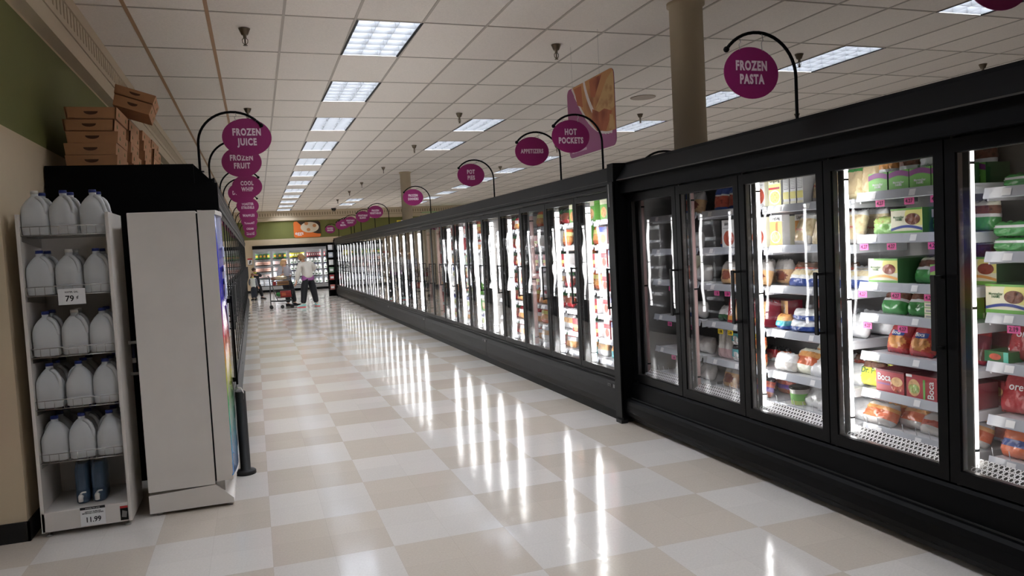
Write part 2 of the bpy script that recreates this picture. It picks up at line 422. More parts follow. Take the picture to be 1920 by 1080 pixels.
for a, k in lights:
    x, y = G(a+.5, k+.5)
    o = put(TROF, (x, y, CEIL), (0, 0, .012))
    if a == 0:
        n = (k+4)//2
        if n == 1: l = 'ceiling light above the aisle, just out of frame above the camera'
        elif n < 1: l = 'unseen ceiling light added above the aisle to brighten the left foreground'
        else: l = 'louvered ceiling light over the aisle, %s from the camera in the main row' % ORD[n-2]
    elif a == 4: l = 'louvered ceiling light above right freezer row, %s' % {4: 'nearer of the front pair', 6: 'farther of the front pair', 18: 'nearer of the pair by the back wall', 20: 'farther of the pair by the back wall', -4: 'behind the camera'}[k]
    elif a == 9: l = 'louvered ceiling light beyond right freezers, %s from the camera' % ORD[(k+2)//2]
    elif a == -6: l = 'unseen ceiling light added to brighten the front left area'
    else: l = 'ceiling light far to the right, %s in the %s row' % (ORD[k//4], 'fourth' if a == 14 else 'outermost')
    tag(o, l, 'ceiling light', 'louvered ceiling lights')

# sprinklers
def make_sprinkler():
    b = MB(); br = mat('aged_brass', rgb(120, 108, 92), .35, metal=.8)
    b.lathe([(.052, 0), (.05, -.006), (.04, -.03), (.03, -.055), (.028, -.058), (.016, -.058), (.014, -.085), (.012, -.09)], br, seg=20)
    for s in (-1, 1): b.tube([(s*.010, 0, -.085), (s*.024, 0, -.10), (s*.022, 0, -.125), (s*.006, 0, -.145)], .004, br, 6)
    b.lathe([(.007, -.09), (.007, -.14), (.004, -.15)], br, seg=10)
    b.lathe([(.02, -.15), (.021, -.153), (.004, -.154)], br, seg=12)
    return b.build('sprinkler')
SPR = make_sprinkler()
spr = [('over the left of the aisle', .06, (7.5, 11.43)), ('over the right freezers', 3.2, (7.65, 11.7, 15.25, 19.1, 23.1, 26.2, 30.0)), ('beyond the right freezers', 6.35, (7.67, 11.65, 15.4, 19.4, 23.2)), ('far to the right', 9.47, (7.82, 11.54))]
for nm, x, ys in spr:
    for i, y in enumerate(ys):
        tag(put(SPR, (x, y, CEIL-.004), (0, 0, .4*i)), 'small metal ceiling sprinkler %s, %s from the camera' % (nm, ORD[i]), 'sprinkler', 'ceiling sprinklers')
b = MB(); b.lathe([(.19, 0), (.185, -.008), (.17, -.01)], mat('speaker_grille', rgb(178, 164, 150), .8), seg=32)
tag(b.build('ceiling_speaker', loc=(5.67, 10.29, CEIL-.004)), 'flat round beige ceiling speaker left of the thick column', 'speaker')
b = MB(); b.lathe([(.12, 0), (.12, -.03), (.1, -.035)], CHAR, seg=24); b.lathe([(.1, -.03), (.095, -.07), (.07, -.11), (.03, -.13), (.003, -.133)], mat('smoked_dome', rgb(12, 12, 14), .08), seg=24)
tag(b.build('security_camera', loc=(3.6, 35.6, CEIL-.004)), 'small dark dome security camera on the ceiling by the back wall', 'camera')

# ---------------------------------------------------------------- hanging oval aisle signs
def sign(txt, x, y, z0, side, label, size=.072, dx=0, dz=0):
    """side -1: post stands on the right row and the arm reaches left; +1: left row"""
    r = empty('aisle_sign', (x, y, z0))
    b = MB(); cx = .305*side+dx; H = 2.50-z0
    path = [(0, 0, 0), (0, 0, H-.10)]
    R = .245
    path = [(0, 0, -.02), (0, 0, .05)]
    # arch: rises from the post, over the disc, ends in a ball past the disc
    for i in range(0, 19):
        t = i/18; a = PI*(0 - .0) + t*PI*.80
        px = side*(R - R*math.cos(a))*1.05; pz = (H-.06) + .245*math.sin(a)*(1.0 if a < PI/2 else 1.0)
        path.append((px, 0, pz))
    b.tube(path, .0095, BLACK, 10)
    e = path[-1]; b.sphere(e, .017, BLACK, 12, 8); b.lathe([(.03, -.02), (.03, -.012), (.012, -.01)], BLACK, seg=16)
    b.build('arched_arm', r)
    d = MB(); rx, rz = .182, .145; cz = 2.50-z0-.008+dz
    pts = [(cx+rx*math.cos(2*PI*k/48), cz+rz*math.sin(2*PI*k/48)) for k in range(48)]
    d.prism(pts, -.002, .002, PURP); disc = d.build('sign_disc', r)
    if txt:
        t = MB(); t.text(txt, LETT, size, (cx, -.0035, cz), xs=.69, bold=.046, track=1.17, lead=1.05); lab(t.build('lettering', disc), 'pale pink lettering')
    for s in (-1, 1):
        h = MB()
        hx = cx+s*.075; a = (hx)/(side*R*1.05); a = math.acos(max(-1, min(1, 1-abs(hx)/(R*1.05)))); tz = (H-.06)+.245*math.sin(a)
        bz = cz+rz*math.sqrt(1-(.075/rx)**2)-.006
        h.tube([(hx, -.004, tz), (hx+.006, -.006, (tz+bz)/2+.006), (hx-.006, -.006, (tz+bz)/2-.006), (hx, -.004, bz)], .0022, STEEL, 6)
        h.build('hook', r)
    tag(r, label, 'sign', 'oval purple aisle signs')
ZR = 2.165; ZL = 2.25
for txt, y, lbl in (('FROZEN\nPASTA', 3.716, 'purple oval sign reading frozen pasta above the near freezers'), ('HOT\nPOCKETS', 6.323, 'purple oval sign on arched arm in front of the hanging food poster'),
        ('APPETIZERS', 7.32, 'purple oval sign reading appetizers above the right freezers'), ('POT\nPIES', 9.62, 'purple oval sign reading pot pies above the right freezers'),
        ('FROZEN\nDINNERS', 13.42, 'purple oval sign reading frozen dinners before the far column'), ('FROZEN\nVEGETABLES', 17.84, 'purple oval sign reading frozen vegetables above the right freezers'),
        ('VEGETABLE\nBLENDS', 20.0, 'purple oval vegetable blends sign partly behind the frozen vegetables sign'), ('VEGETABLE\nBLENDS', 22.7, 'purple oval vegetable blends sign, fully readable, beside the hash browns sign'),
        ('HASH\nBROWNS', 24.3, 'purple oval hash browns sign, small and far along right row'), ('O\nR', 25.1, 'purple oval sign mostly hidden behind the hash browns sign'), ('FROZEN\nSNACKS', 28.9, 'purple oval sign at the far end of the right row')):
    sign(txt, 3.05, y, ZR, -1, lbl, .058 if len(txt) > 13 or txt == 'APPETIZERS' else .072, dz=-.035 if 'PASTA' in txt else 0)
# one more sign, cut by the top right corner of the picture
sign('', 3.05, 2.20, ZR, -1, 'purple oval sign cut off by the top right picture corner')
for txt, y, lbl in (('FROZEN\nJUICE', 6.3, 'largest and nearest purple oval sign on left, frozen juice'), ('FROZEN\nFRUIT', 7.8, 'purple oval sign reading frozen fruit behind the frozen juice sign'),
        ('COOL\nWHIP', 10.3, 'purple oval left row sign reading cool whip'), ('DESSERTS', 11.4, 'purple oval left sign half hidden behind the cool whip sign'),
        ('TOASTER\nSTRUDELS', 13.9, 'purple oval left row sign reading toaster strudels'), ('WAFFLES', 16.6, 'purple oval left row sign reading waffles'),
        ('FROZEN\nYOGURT', 19.0, 'purple oval left row sign reading frozen yogurt'), ('ICE\nCREAM', 21.8, 'purple oval left row sign reading ice cream'), ('ICE CREAM\nNOVELTIES', 25.2, 'smallest and last purple oval sign of left row, ice cream novelties')):
    dx_, dz_ = {'FROZEN\nJUICE': (.05, 0), 'FROZEN\nFRUIT': (-.01, -.01), 'COOL\nWHIP': (.02, -.02), 'DESSERTS': (-.06, -.01), 'TOASTER\nSTRUDELS': (0, -.03), 'WAFFLES': (0, -.05), 'FROZEN\nYOGURT': (0, -.06), 'ICE\nCREAM': (0, -.09)}.get(txt, (0, -.14))
    sign(txt, -.34, y, ZL, 1, lbl, .058 if len(txt) > 13 else .072, dx=dx_, dz=dz_)
# sign standing on the far side of the right row, only its arch showing
b = MB(); P_ = [(0, 0, .0)]
for i in range(15):
    a = PI*.8*i/14; P_.append((-.26+.26*math.cos(a), 0, .2*math.sin(a)))
b.tube(P_, .0095, BLACK, 10)
b.sphere(P_[-1], .017, BLACK)
r = empty('aisle_sign', (3.70, 5.9, 2.10)); b.build('arched_arm', r)
d = MB(); d.prism([(-.28+.182*math.cos(2*PI*k/40), .03+.145*math.sin(2*PI*k/40)) for k in range(40)], -.002, .002, PURP); d.build('sign_disc', r)
tag(r, 'arched sign arm peeking over the canopy left of the thick column', 'sign', 'oval purple aisle signs')

# ---------------------------------------------------------------- hanging poster
def poster():
    r = empty('hanging_poster', (3.40, 6.73, 2.475)); L, H = 1.15, .745; rc = .07
    PB = mat('poster_purple', rgb(150, 70, 118), .5)
    def rr(x0, x1, z0, z1, q):
        p = []
        for cx, cz, a0 in ((x1-q, z0+q, -PI/2), (x1-q, z1-q, 0), (x0+q, z1-q, PI/2), (x0+q, z0+q, PI)):
            for k in range(7): p.append((cx+q*math.cos(a0+PI/2*k/6), cz+q*math.sin(a0+PI/2*k/6)))
        return p
    b = MB(); b.prism(rr(0, L, 0, H, rc), 0, .006, PB, 'x'); bd = b.build('poster_board', r)
    # picture area: curved lower-left edge (image left is +y)
    def curve(t, off=0): return (L*(.93-.93*t)-off*.6, H*(1.0-.80*t**.62)+0*off)
    cur = [(L*(.86-.80*t), H*(.20+.80*(1-t)**2.2)) for t in [i/14 for i in range(15)]]
    pic = MB(); fm = food('poster_food', rgb(196, 140, 88), rgb(140, 76, 44), 3, .7)
    pts = [(y, z) for y, z in cur]+[(0, H*.20), (0, H-rc), (rc*.4, H-.01), (rc, H)]
    pic.prism([(max(0, y), min(H, z)) for y, z in pts][::-1], -.0015, 0, fm, 'x')
    wb = mat('poster_white', rgb(222, 210, 206), .5)
    for i in range(len(cur)-1):
        (a, c), (e, f) = cur[i], cur[i+1]
        pic.quad([(-.002, a, c), (-.002, e, f), (-.002, e+.01, f-.028), (-.002, a+.035, c-.012)], wb)
    # pale dish rim and golden pieces
    rim = [(L*(.62-.10*t-.16*t*t), H*(1.0-.62*t)) for t in [i/10 for i in range(11)]]
    for i in range(10):
        (a, c), (e, f) = rim[i], rim[i+1]; q = .05+.03*i/10
        pic.quad([(-.0025, a, c), (-.0025, e, f), (-.0025, e-q, f), (-.0025, a-q, c)], wb)
    g1 = food('poster_crust', rgb(200, 160, 106), rgb(160, 108, 62), 9, .7); g2 = food('poster_filling', rgb(176, 98, 60), rgb(124, 56, 34), 4, .7)
    pic.poly([(-.003, L*y, H*z) for y, z in ((.0, .96), (.0, .50), (.10, .42), (.26, .30), (.40, .30), (.42, .52), (.30, .66), (.12, .9))], g1)
    pic.poly([(-.0035, L*y, H*z) for y, z in ((.05, .45), (.18, .22), (.36, .26), (.46, .38), (.44, .58), (.3, .5), (.2, .52))], g2)
    pic.poly([(-.0035, L*y, H*z) for y, z in ((.22, .98), (.48, .98), (.46, .75), (.38, .72))], g2)
    pic.poly([(-.0036, L*y, H*z) for y, z in ((.66, .97), (.82, .97), (.76, .72), (.64, .66))], g2)
    pic.poly([(-.0036, L*y, H*z) for y, z in ((.01, .21), (.12, .21), (.1, .42), (.04, .40))], g1)
    pic.build('food_picture', bd)
    t = MB(); t.text('bite-sized awesomeness', LETT, .055, (-.001, L-.27, .062), ux=(0, -1, 0), xs=.72, bold=.0); t.build('lettering', bd)
    for y in (.32, 1.0):
        h = MB(); h.tube([(.003, y, H-.01), (.003, y, CEIL-2.475)], .0011, STEEL, 5); h.build('hanging_wire', r)
    tag(r, 'hanging purple poster of golden bite-sized snacks beside the thick column', 'poster')
poster()

# ---------------------------------------------------------------- back wall graphics
def egg_sign():
    r = empty('egg_sign', (1.83, BY-.03, 2.42)); W, H = 1.2, .74; rc = .09
    OR = mat('sign_orange', rgb(232, 120, 48), .5)
    p = []
    for cx, cz, a0 in ((W-rc, rc, -PI/2), (W-rc, H-rc, 0), (rc, H-rc, PI/2), (rc, rc, PI)):
        for k in range(7): p.append((cx+rc*math.cos(a0+PI/2*k/6), cz+rc*math.sin(a0+PI/2*k/6)))
    b = MB(); b.prism(p, 0, .02, OR); bd = b.build('sign_board', r)
    q = MB(); dk = mat('egg_tray_dark', rgb(62, 48, 34), .7); cur = [(W*(.14+.86*t), H*(.20+.80*(1-t)**2)) for t in [i/12 for i in range(13)]]  # dark brown print behind the plate and eggs
    q.prism([(min(W, x), min(H, z)) for x, z in cur]+[(W, H*.25), (W, H-rc), (W-rc*.3, H-rc*.3), (W-rc, H)], -.003, 0, dk)
    pts = [(W*.60+W*.34*math.cos(2*PI*k/30), H*.62+H*.33*math.sin(2*PI*k/30)) for k in range(30)]
    q.prism(pts, -.005, -.003, mat('egg_plate', rgb(222, 208, 184), .6))
    for ex, ez in ((.48, .88), (.78, .74), (.55, .50)):
        pts = [(W*ex+.085*math.cos(2*PI*k/20), H*ez-.02+.075*math.sin(2*PI*k/20)) for k in range(20)]
        q.prism(pts, -.008, -.005, mat('brown_egg', rgb(206, 140, 88), .5))
    q.build('egg_picture', bd)
    t = MB(); t.text('eggs', WHITE, .22, (.24, -.002, .20), bold=.01); t.build('lettering', bd)
    tag(r, 'orange wall sign picturing brown eggs above the back coolers', 'sign')
egg_sign()
b = MB(); gm = mat('menu_green', rgb(40, 150, 84), .4, emit=.5); b.box(0, 2.3, 0, .05, 0, .9, BLACK); b.box(.07, 2.23, -.004, 0, .07, .83, gm)
tag(b.build('wall_screen', loc=(7.75, BY-.09, 2.58)), 'wide green panel in a black frame high on the back wall', 'screen')
b = MB(); b.box(0, .30, 0, .03, 0, .42, mat('sign_yellow', rgb(232, 214, 60), .5)); b.box(.20, .34, -.004, .0, .12, .42, WHITE)
b.lathe([(.09, 0), (.09, .01)], WHITE, (.1, -.01, .2)); tag(b.build('wall_sign', loc=(6.6, BY-.05, 2.62)), 'small yellow and white sign on the green wall left of far column', 'sign')
b = MB(); b.box(0, .2, 0, .01, 0, .30, WHITE); b.box(0, .2, -.003, 0, .24, .30, mat('notice_red', rgb(200, 40, 40), .5)); b.box(0, .2, -.003, 0, 0, .02, INK)
b.prism([(.05, .05), (.1, .05), (.15, .14), (.15, .22), (.08, .2), (.06, .12)], -.003, 0, mat('notice_grey', rgb(80, 80, 84), .5))
tag(b.build('notice', loc=(-.26, BY-.02, 1.28)), 'small red and white notice on the wall left of the back cooler', 'notice')
# handle of something on the front left wall and the red thing below it
b = MB(); rd = mat('red_enamel', rgb(176, 24, 24), .35)
b.lathe([(.07, 0), (.078, .02), (.078, .38), (.06, .44), (.025, .47), (.025, .50)], rd, seg=24); b.tube([(0, 0, .49), (.0, -.02, .53), (.06, -.05, .55)], .008, BLACK)
o = b.build('fire_extinguisher', loc=(-1.552, WY-.1, .5)); tag(o, 'red cylinder edge at the left border, hung on the beige wall', 'extinguisher')
# ---------------------------------------------------------------- freezer sections
PROTO = {}
def inst(key, name, parent, loc=(0, 0, 0), fn=None, label=None):
    """one mesh built once, linked as many separate objects"""
    if key not in PROTO:
        b = MB(); fn(b); o = b.build(name); PROTO[key] = o.data
    else:
        o = bpy.data.objects.new(name, PROTO[key]); C.objects.link(o)
    o.parent = parent; o.location = loc
    if label: o['label'] = label
    return o
PITCH_ = .775
def door(parent, y, z0, z1, key, frame_m=None, pane=None):
    """y = camera-side edge of the door; front face at x=0"""
    W = PITCH_-.008; H = z1-z0; fm = frame_m or FRAME
    def fr(b):
        s = .040 if key == 'f' else .054; t = .05 if key == 'f' else .062; dp = .026 if key == 'f' else .042
        b.box(0, dp, 0, s, 0, H, fm); b.box(0, dp, W-s, W, 0, H, fm)
        b.box(0, dp, s, W-s, H-t, H, fm); b.box(0, dp, s, W-s, 0, t, fm)
        # bevelled inner lip and pale edge of the glass pack
        if key != 'f':
            for ya, yb in ((s, s+.004), (W-s-.004, W-s)): b.box(.012, .04, ya, yb, t, H-t, TRIM)
            b.box(.012, .04, s, W-s, t, t+.003, TRIM); b.box(.012, .04, s, W-s, H-t-.003, H-t, TRIM)
        # hinge pins
        b.lathe([(.010, -.012), (.010, .0)], TRIM, (.02, W-.03, 0), 10); b.lathe([(.010, 0), (.010, .012)], TRIM, (.02, W-.03, H), 10)
    d = inst('door'+key, 'glass_door', parent, (0, y+.004, z0), fr)
    def gl(b):
        (b.box(.005, .009, .0405, W-.0405, .0505, H-.0505, pane or GLASS) if key == 'f' else b.box(.012, .017, .0545, W-.0545, .0625, H-.0625, pane or GLASS))
    inst('pane'+key, 'glass_pane', d, (0, 0, 0), gl)
    def hd(b):
        a, c = .965-z0, 1.315-z0
        b.prism([(-.052, a), (-.040, a), (-.040, c), (-.052, c)], .012, .034, RUBBER)
        for z in (a+.004, c-.018): b.box(-.052, .0, .012, .036, z, z+.014, RUBBER)
    inst('handle'+key, 'door_handle', d, (0, 0, 0), hd)
    return d
def tube_lamp(parent, y, z0, z1, key, m, x=.118, r=.0195):
    def tb(b):
        b.lathe([(r, z0+.03), (r, z1-.03)], m, (0, 0, 0), 14)
        b.box(-r-.006, -r+.002, -.02, .02, z0, z1, LINERD)
        for z in (z0, z1-.06): b.lathe([(r+.002, z), (r+.002, z+.045)], LINER, (0, 0, 0), 12)
        for z in (z0+.12, (z0+z1)/2, z1-.12): b.lathe([(r+.0025, z), (r+.0025, z+.012)], RUBBER, (0, 0, 0), 12)
    return inst('tube'+key, 'tube_light', parent, (x, y, 0), tb)
def shelf(parent, y, z, key, fx=.205, back=.62, w=.70, tags=True, basket=False):
    """z = top of shelf deck"""
    def sh(b):
        b.box(fx+.004, back, 0, w, -.016, 0, SHELFW)
        for yy in (.0, w-.008): b.box(fx+.01, back, yy, yy+.008, -.05, -.012, SHELFW)
        if basket:
            for k in range(9): b.tube([(fx+.01, .01+k*(w-.02)/8, 0), (fx+.0, .01+k*(w-.02)/8, .05)], .002, SHELFW, 5)
    s = inst('shelf'+key, 'shelf', parent, (0, y, z), sh)
    def rl(b):
        b.prism([(fx-.018, -.036), (fx-.012, -.040), (fx+.002, .006), (fx-.004, .010)], 0, w, RAIL)
        r = random.Random(hash(key) % 1000 if False else len(key)*7+3)
        p = .02
        while p < w-.07:
            if r.random() < .4:
                q = r.uniform(.035, .05)
                b.quad([(fx-.0185, p, -.030), (fx-.0185, p+q, -.030), (fx-.0082, p+q, .002), (fx-.0082, p, .002)], TAGW)
                b.quad([(fx-.0148, p+q*.6, -.024), (fx-.0148, p+q-.004, -.024), (fx-.0118, p+q-.004, -.013), (fx-.0118, p+q*.6, -.013)], LINERD)
            p += r.uniform(.05, .13)
    inst('rail'+key, 'price_rail', s, (0, 0, 0), rl)
    return s
def price_tag(sh, y, txt, m=PINK, fx=.205, w=.062, h=.034, z=-.058):
    k = 'tag'+txt+m.name
    def tg(b):
        b.box(-.0006, .0006, -w/2, w/2, -h/2, h/2, m)
        b.text(txt, MARO if m is PINK else INK, h*.86, (-.0014, 0, 0), ux=(0, -1, 0), bold=.015, xs=.9)
    return inst(k, 'price_tag', sh, (fx-.016, y, z), tg)
def hex_grille(b, x0, x1, w, z, m):
    """white perforated air strip: a lattice of rings around round holes"""
    p = .026; rows = 3; n = int(w/p); tz = lambda x: z+(x-x0)*.75
    for r in range(rows):
        cx = x0+.012+r*.0205
        for k in range(n):
            cy = .012+k*p+(p/2 if r % 2 else 0)
            if cy > w-.006: continue
            A = [(cx+.0134*math.cos(a), cy+.0150*math.sin(a), tz(cx+.0134*math.cos(a))) for a in [PI/6+2*PI*i/6 for i in range(6)]]
            B = [(cx+.0084*math.cos(a), cy+.0088*math.sin(a), tz(cx+.0084*math.cos(a))) for a in [PI/6+2*PI*i/6 for i in range(6)]]
            va = [b.bm.verts.new(q) for q in A]; vb = [b.bm.verts.new(q) for q in B]
            for i in range(6): b.face([va[i], va[(i+1) % 6], vb[(i+1) % 6], vb[i]], m)
def case_section(kind, n, origin, rz, key, levels, tubes, label, group, depth=.78, grille=False, z0=.38, z1=1.96):
    r = empty('freezer_case', origin, rz)
    W = n*PITCH_
    M_ = BLACK if kind == 'near' else CHAR
    top = 2.165
    def body(b):
        b.box(.0, depth, 0, W, .06, .34, BLACK)                        # base tank
        b.box(depth-.05, depth, 0, W, .34, 2.03, BLACK)                # rear
        b.box(depth-.056, depth-.05, 0, W, .345, 1.98, LINERD)         # rear liner
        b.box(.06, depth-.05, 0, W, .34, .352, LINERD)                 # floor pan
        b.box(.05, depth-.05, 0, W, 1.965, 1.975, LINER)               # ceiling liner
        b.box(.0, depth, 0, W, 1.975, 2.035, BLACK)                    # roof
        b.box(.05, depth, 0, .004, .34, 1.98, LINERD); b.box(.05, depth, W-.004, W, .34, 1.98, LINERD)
        for k in range(n+1):                                           # mullions behind the door gaps
            y = min(max(k*PITCH_, .021), W-.021)
            b.box(.046, .08, y-.02, y+.02, .34, 1.975, BLACK)
        b.box(.03, .06, 0, W, .33, z0-.004, BLACK); b.box(.03, .06, 0, W, z1+.004, 2.0, BLACK)
    inst('body'+kind+str(n), 'case_body', r, (0, 0, 0), body)
    def kick(b):
        if kind == 'near':
            b.prism([(-.035, .02), (.05, .02), (.05, .12), (-.035, .12)], 0, W, RUBBER)
            b.prism([(-.06, .055), (-.085, .075), (-.098, .11), (-.098, .165), (-.088, .195), (-.07, .21), (-.045, .21), (-.03, .2), (-.03, .055)], 0, W, BLACK)
            b.box(-.036, -.03, 0, W, .203, .214, TRIM)
            b.prism([(-.028, .2), (-.012, .33), (.0, .345), (.04, .345), (.04, .2)], 0, W, BLACK)
        else:
            b.prism([(.004, .0), (.004, .10), (.05, .10), (.05, 0)], 0, W, BLACK)
            b.prism([(.0, .075), (-.018, .10), (-.028, .15), (-.028, .22), (-.02, .28), (-.004, .325), (.012, .34), (.012, .352), (.03, .355), (.04, .355), (.04, .075)], .004, W-.004, M_)
    inst('kick'+kind+str(n), 'kick_panel', r, (0, 0, 0), kick)
    def hdr(b):
        if kind == 'near':
            b.prism([(-.055, 1.935), (-.05, 2.03), (-.085, 2.04), (-.085, 2.052), (.0, 2.17), (.0, 2.19), (depth, 2.19), (depth, 2.03), (.0, 2.03), (.0, 1.935)], 0, W, BLACK)
            b.box(-.088, -.084, 0, W, 2.042, 2.050, TRIM)
        else:
            b.prism([(-.004, 1.972), (-.014, 1.985), (-.014, 2.0), (-.004, 2.003), (-.004, 2.012), (-.018, 2.02), (-.018, 2.05), (.0, 2.055), (.0, 2.165), (.012, 2.165), (.012, 2.04), (depth, 2.04), (depth, 1.972)], 0, W, M_)
            b.box(-.0195, -.018, 0, W, 2.046, 2.050, TRIM)
            b.box(depth-.02, depth, 0, W, 2.04, 2.165, BLACK); b.box(.012, depth-.02, 0, W, 2.14, 2.16, BLACK)
    inst('hdr'+kind+str(n), 'canopy', r, (0, 0, 0), hdr)
    if kind == 'far':
        def badge(b):
            b.box(-.026, -.022, .03, .06, .28, .31, LINERD); b.box(-.026, -.022, .1, .16, .285, .305, LINERD)
            for i in range(6): b.box(-.0272, -.0262, .103+i*.009, .108+i*.009, .288, .302, INK)
        inst('badge', 'maker_badge', r, (0, 0, 0), badge)
    for k in range(n): door(r, k*PITCH_, z0, z1, key)
    shelves = {}
    for k in range(n):
        lv = levels[k] if isinstance(levels[0], (list, tuple)) else levels
        for j, z in enumerate(lv):
            shelves[(k, j)] = shelf(r, k*PITCH_+.0375, z, kind+'b' if j == len(lv)-1 and kind == 'near' else kind+str(j % 3), basket=(j == len(lv)-1 and kind == 'near'))
    for k in range(n+1):
        t = tubes[k] if isinstance(tubes, (list, tuple)) else tubes
        if t: tube_lamp(r, min(max(k*PITCH_-.03, .03), W-.04), .37, 1.93, kind+t.name, t, r=.0195 if kind == 'near' else .028)
    if grille:
        for k in range(n):
            inst('grille', 'air_grille', r, (0, k*PITCH_+.03, 0), lambda b: (hex_grille(b, .07, .12, .71, .405, WHITE), b.box(.138, .142, 0, .71, .36, .45, LINERD), b.box(.064, .068, 0, .71, .36, .405, LINERD)))
    tag(r, label, 'freezer', group)
    return r, shelves
# shelf deck heights by door; door 1 touches the end panel
NZ = [[1.72, 1.45, 1.195, .905, .635, .425], [1.72, 1.45, 1.185, .908, .632, .42], [1.71, 1.455, 1.195, .908, .634, .43], [1.73, 1.50, 1.24, 1.068, .855, .648, .45], [1.69, 1.40, 1.12, .895, .645, .45]]
XN = 2.985; Y1 = 5.77
TUBEDIM = mat('tube_lamp_dim', (1, .96, .92), .4, emit=TUBE_E*.22)
# near section: local y=0 is its camera-side end, doors counted from there: 5,4,3,2,1
near, NSH = case_section('near', 5, (XN, Y1-5*PITCH_, 0), 0, 'n', NZ[::-1], [TUBE, TUBEDIM, TUBE, TUBE, TUBEOFF, TUBEOFF],
    'nearest black five-door upright freezer filling the right side of the photo', 'upright freezer sections of right row', depth=.70, grille=True, z0=.355, z1=1.925)
XF = 2.89; YF0 = 5.88
FZ = [1.74, 1.51, 1.29, 1.07, .85, .62, .42]
FSH = []
for s in range(6):
    tb = [TUBE]*6
    if s == 0: tb = [TUBE]*3+[TUBEOFF]+[TUBE]*2
    if s == 1: tb = [TUBE]*4+[TUBEOFF]*2
    lbl = 'charcoal five-door freezer section of right row, %s beyond the end panel' % ORD[s]
    r_, sh_ = case_section('far', 5, (XF, YF0+s*5*PITCH_, 0), 0, 'f', FZ, tb, lbl, 'upright freezer sections of right row')
    FSH.append(sh_)
XL = -.235; YL0 = 6.10
for s in range(5):
    lbl = 'charcoal five-door freezer section of left row, %s from the black end wall' % ORD[s]
    r_, sh_ = case_section('far', 5, (XL, YL0+(s+1)*5*PITCH_, 0), PI, 'f', FZ, TUBE, lbl, 'upright freezer sections of left row')
# end panel between the near and far cases
b = MB(); b.box(0, .80, 0, .11, .03, 2.165, BLACK); b.box(-.012, .012, .0, .11, .05, 2.035, CHAR); b.box(-.02, .04, -.0, .1, 0, .03, RUBBER)
b.box(-.0155, -.012, .06, .075, 1.83, 2.02, LINERD)
b.box(.002, .80, .0, .11, 2.165, 2.19, BLACK)
tag(b.build('end_panel', loc=(2.868, 5.77, 0)), 'tall black end panel between the nearest freezer and farther row', 'panel')
b = MB(); b.box(0, .80, 0, .06, .0, 2.165, BLACK); b.box(-.02, 0, 0, .06, 0, 2.1, BLACK)
tag(b.build('end_panel', loc=(2.868, YF0+30*PITCH_, 0)), 'black end panel closing the far end of the right row', 'panel')
# left row end wall (faces the camera) and stepped canopy
b = MB()
b.box(WX+.012, XL+.02, 6.0, 6.06, .0, 2.12, BLACK); b.box(WX+.012, XL-.135, 6.03, 6.06, 2.12, 2.262, BLACK)
tag(b.build('end_panel'), 'wide black end panel of the left row behind the water rack', 'panel')
b = MB(); LE = YL0+25*PITCH_
b.prism([(WX+.012, 2.05), (XL+.0, 2.05), (XL+.0, 2.12), (XL-.135, 2.262), (WX+.012, 2.262)], 6.06, 6.098, BLACK)
b.prism([(XL-.15, 2.17), (XL-.135, 2.17), (XL-.135, 2.262), (XL-.15, 2.262)], 6.098, LE, CHAR)
b.box(WX+.012, XL-.15, 6.098, LE, 2.225, 2.262, CHAR)
tag(b.build('canopy_shelf'), 'black stepped canopy along the top of left freezer row', 'canopy')
# endcap rack at the far end of the right row
r = empty('endcap_rack', (2.62, 29.35, 0))
b = MB(); b.box(.0, .05, 0, .05, 0, 1.95, BLACK); b.box(.62, .67, 0, .05, 0, 1.95, BLACK); b.box(0, .67, .3, .35, 0, 1.95, BLACK); b.build('rack_frame', r)
for z in (.25, .62, .9, 1.18, 1.46, 1.74): inst('ecs', 'shelf', r, (0, 0, z), lambda b: b.box(.0, .67, -.12, .3, -.02, 0, BLACK))
tag(r, 'black metal endcap rack of small goods at far end of right row', 'rack')
k = 0
for z in (.25, .62, .9, 1.18, 1.46, 1.74):
    for i in range(3):
        c = [rgb(200, 120, 110), rgb(170, 40, 40), rgb(120, 150, 120), rgb(230, 230, 225), rgb(200, 205, 215), rgb(225, 225, 225)][k//3]
        b = MB(); m = mat('endcap%d' % (k//3), c, .4); b.box(-.08, .08, -.05, .05, 0, .19, m); b.box(-.06, .06, -.052, -.05, .05, .13, WHITE)
        tag(b.build('small_carton', loc=(2.74+.2*i, 29.33, z)), 'small carton on the endcap rack, %s shelf from floor, %s from left' % (ORD[k//3], ORD[i]), 'carton', 'cartons on the endcap rack'); k += 1
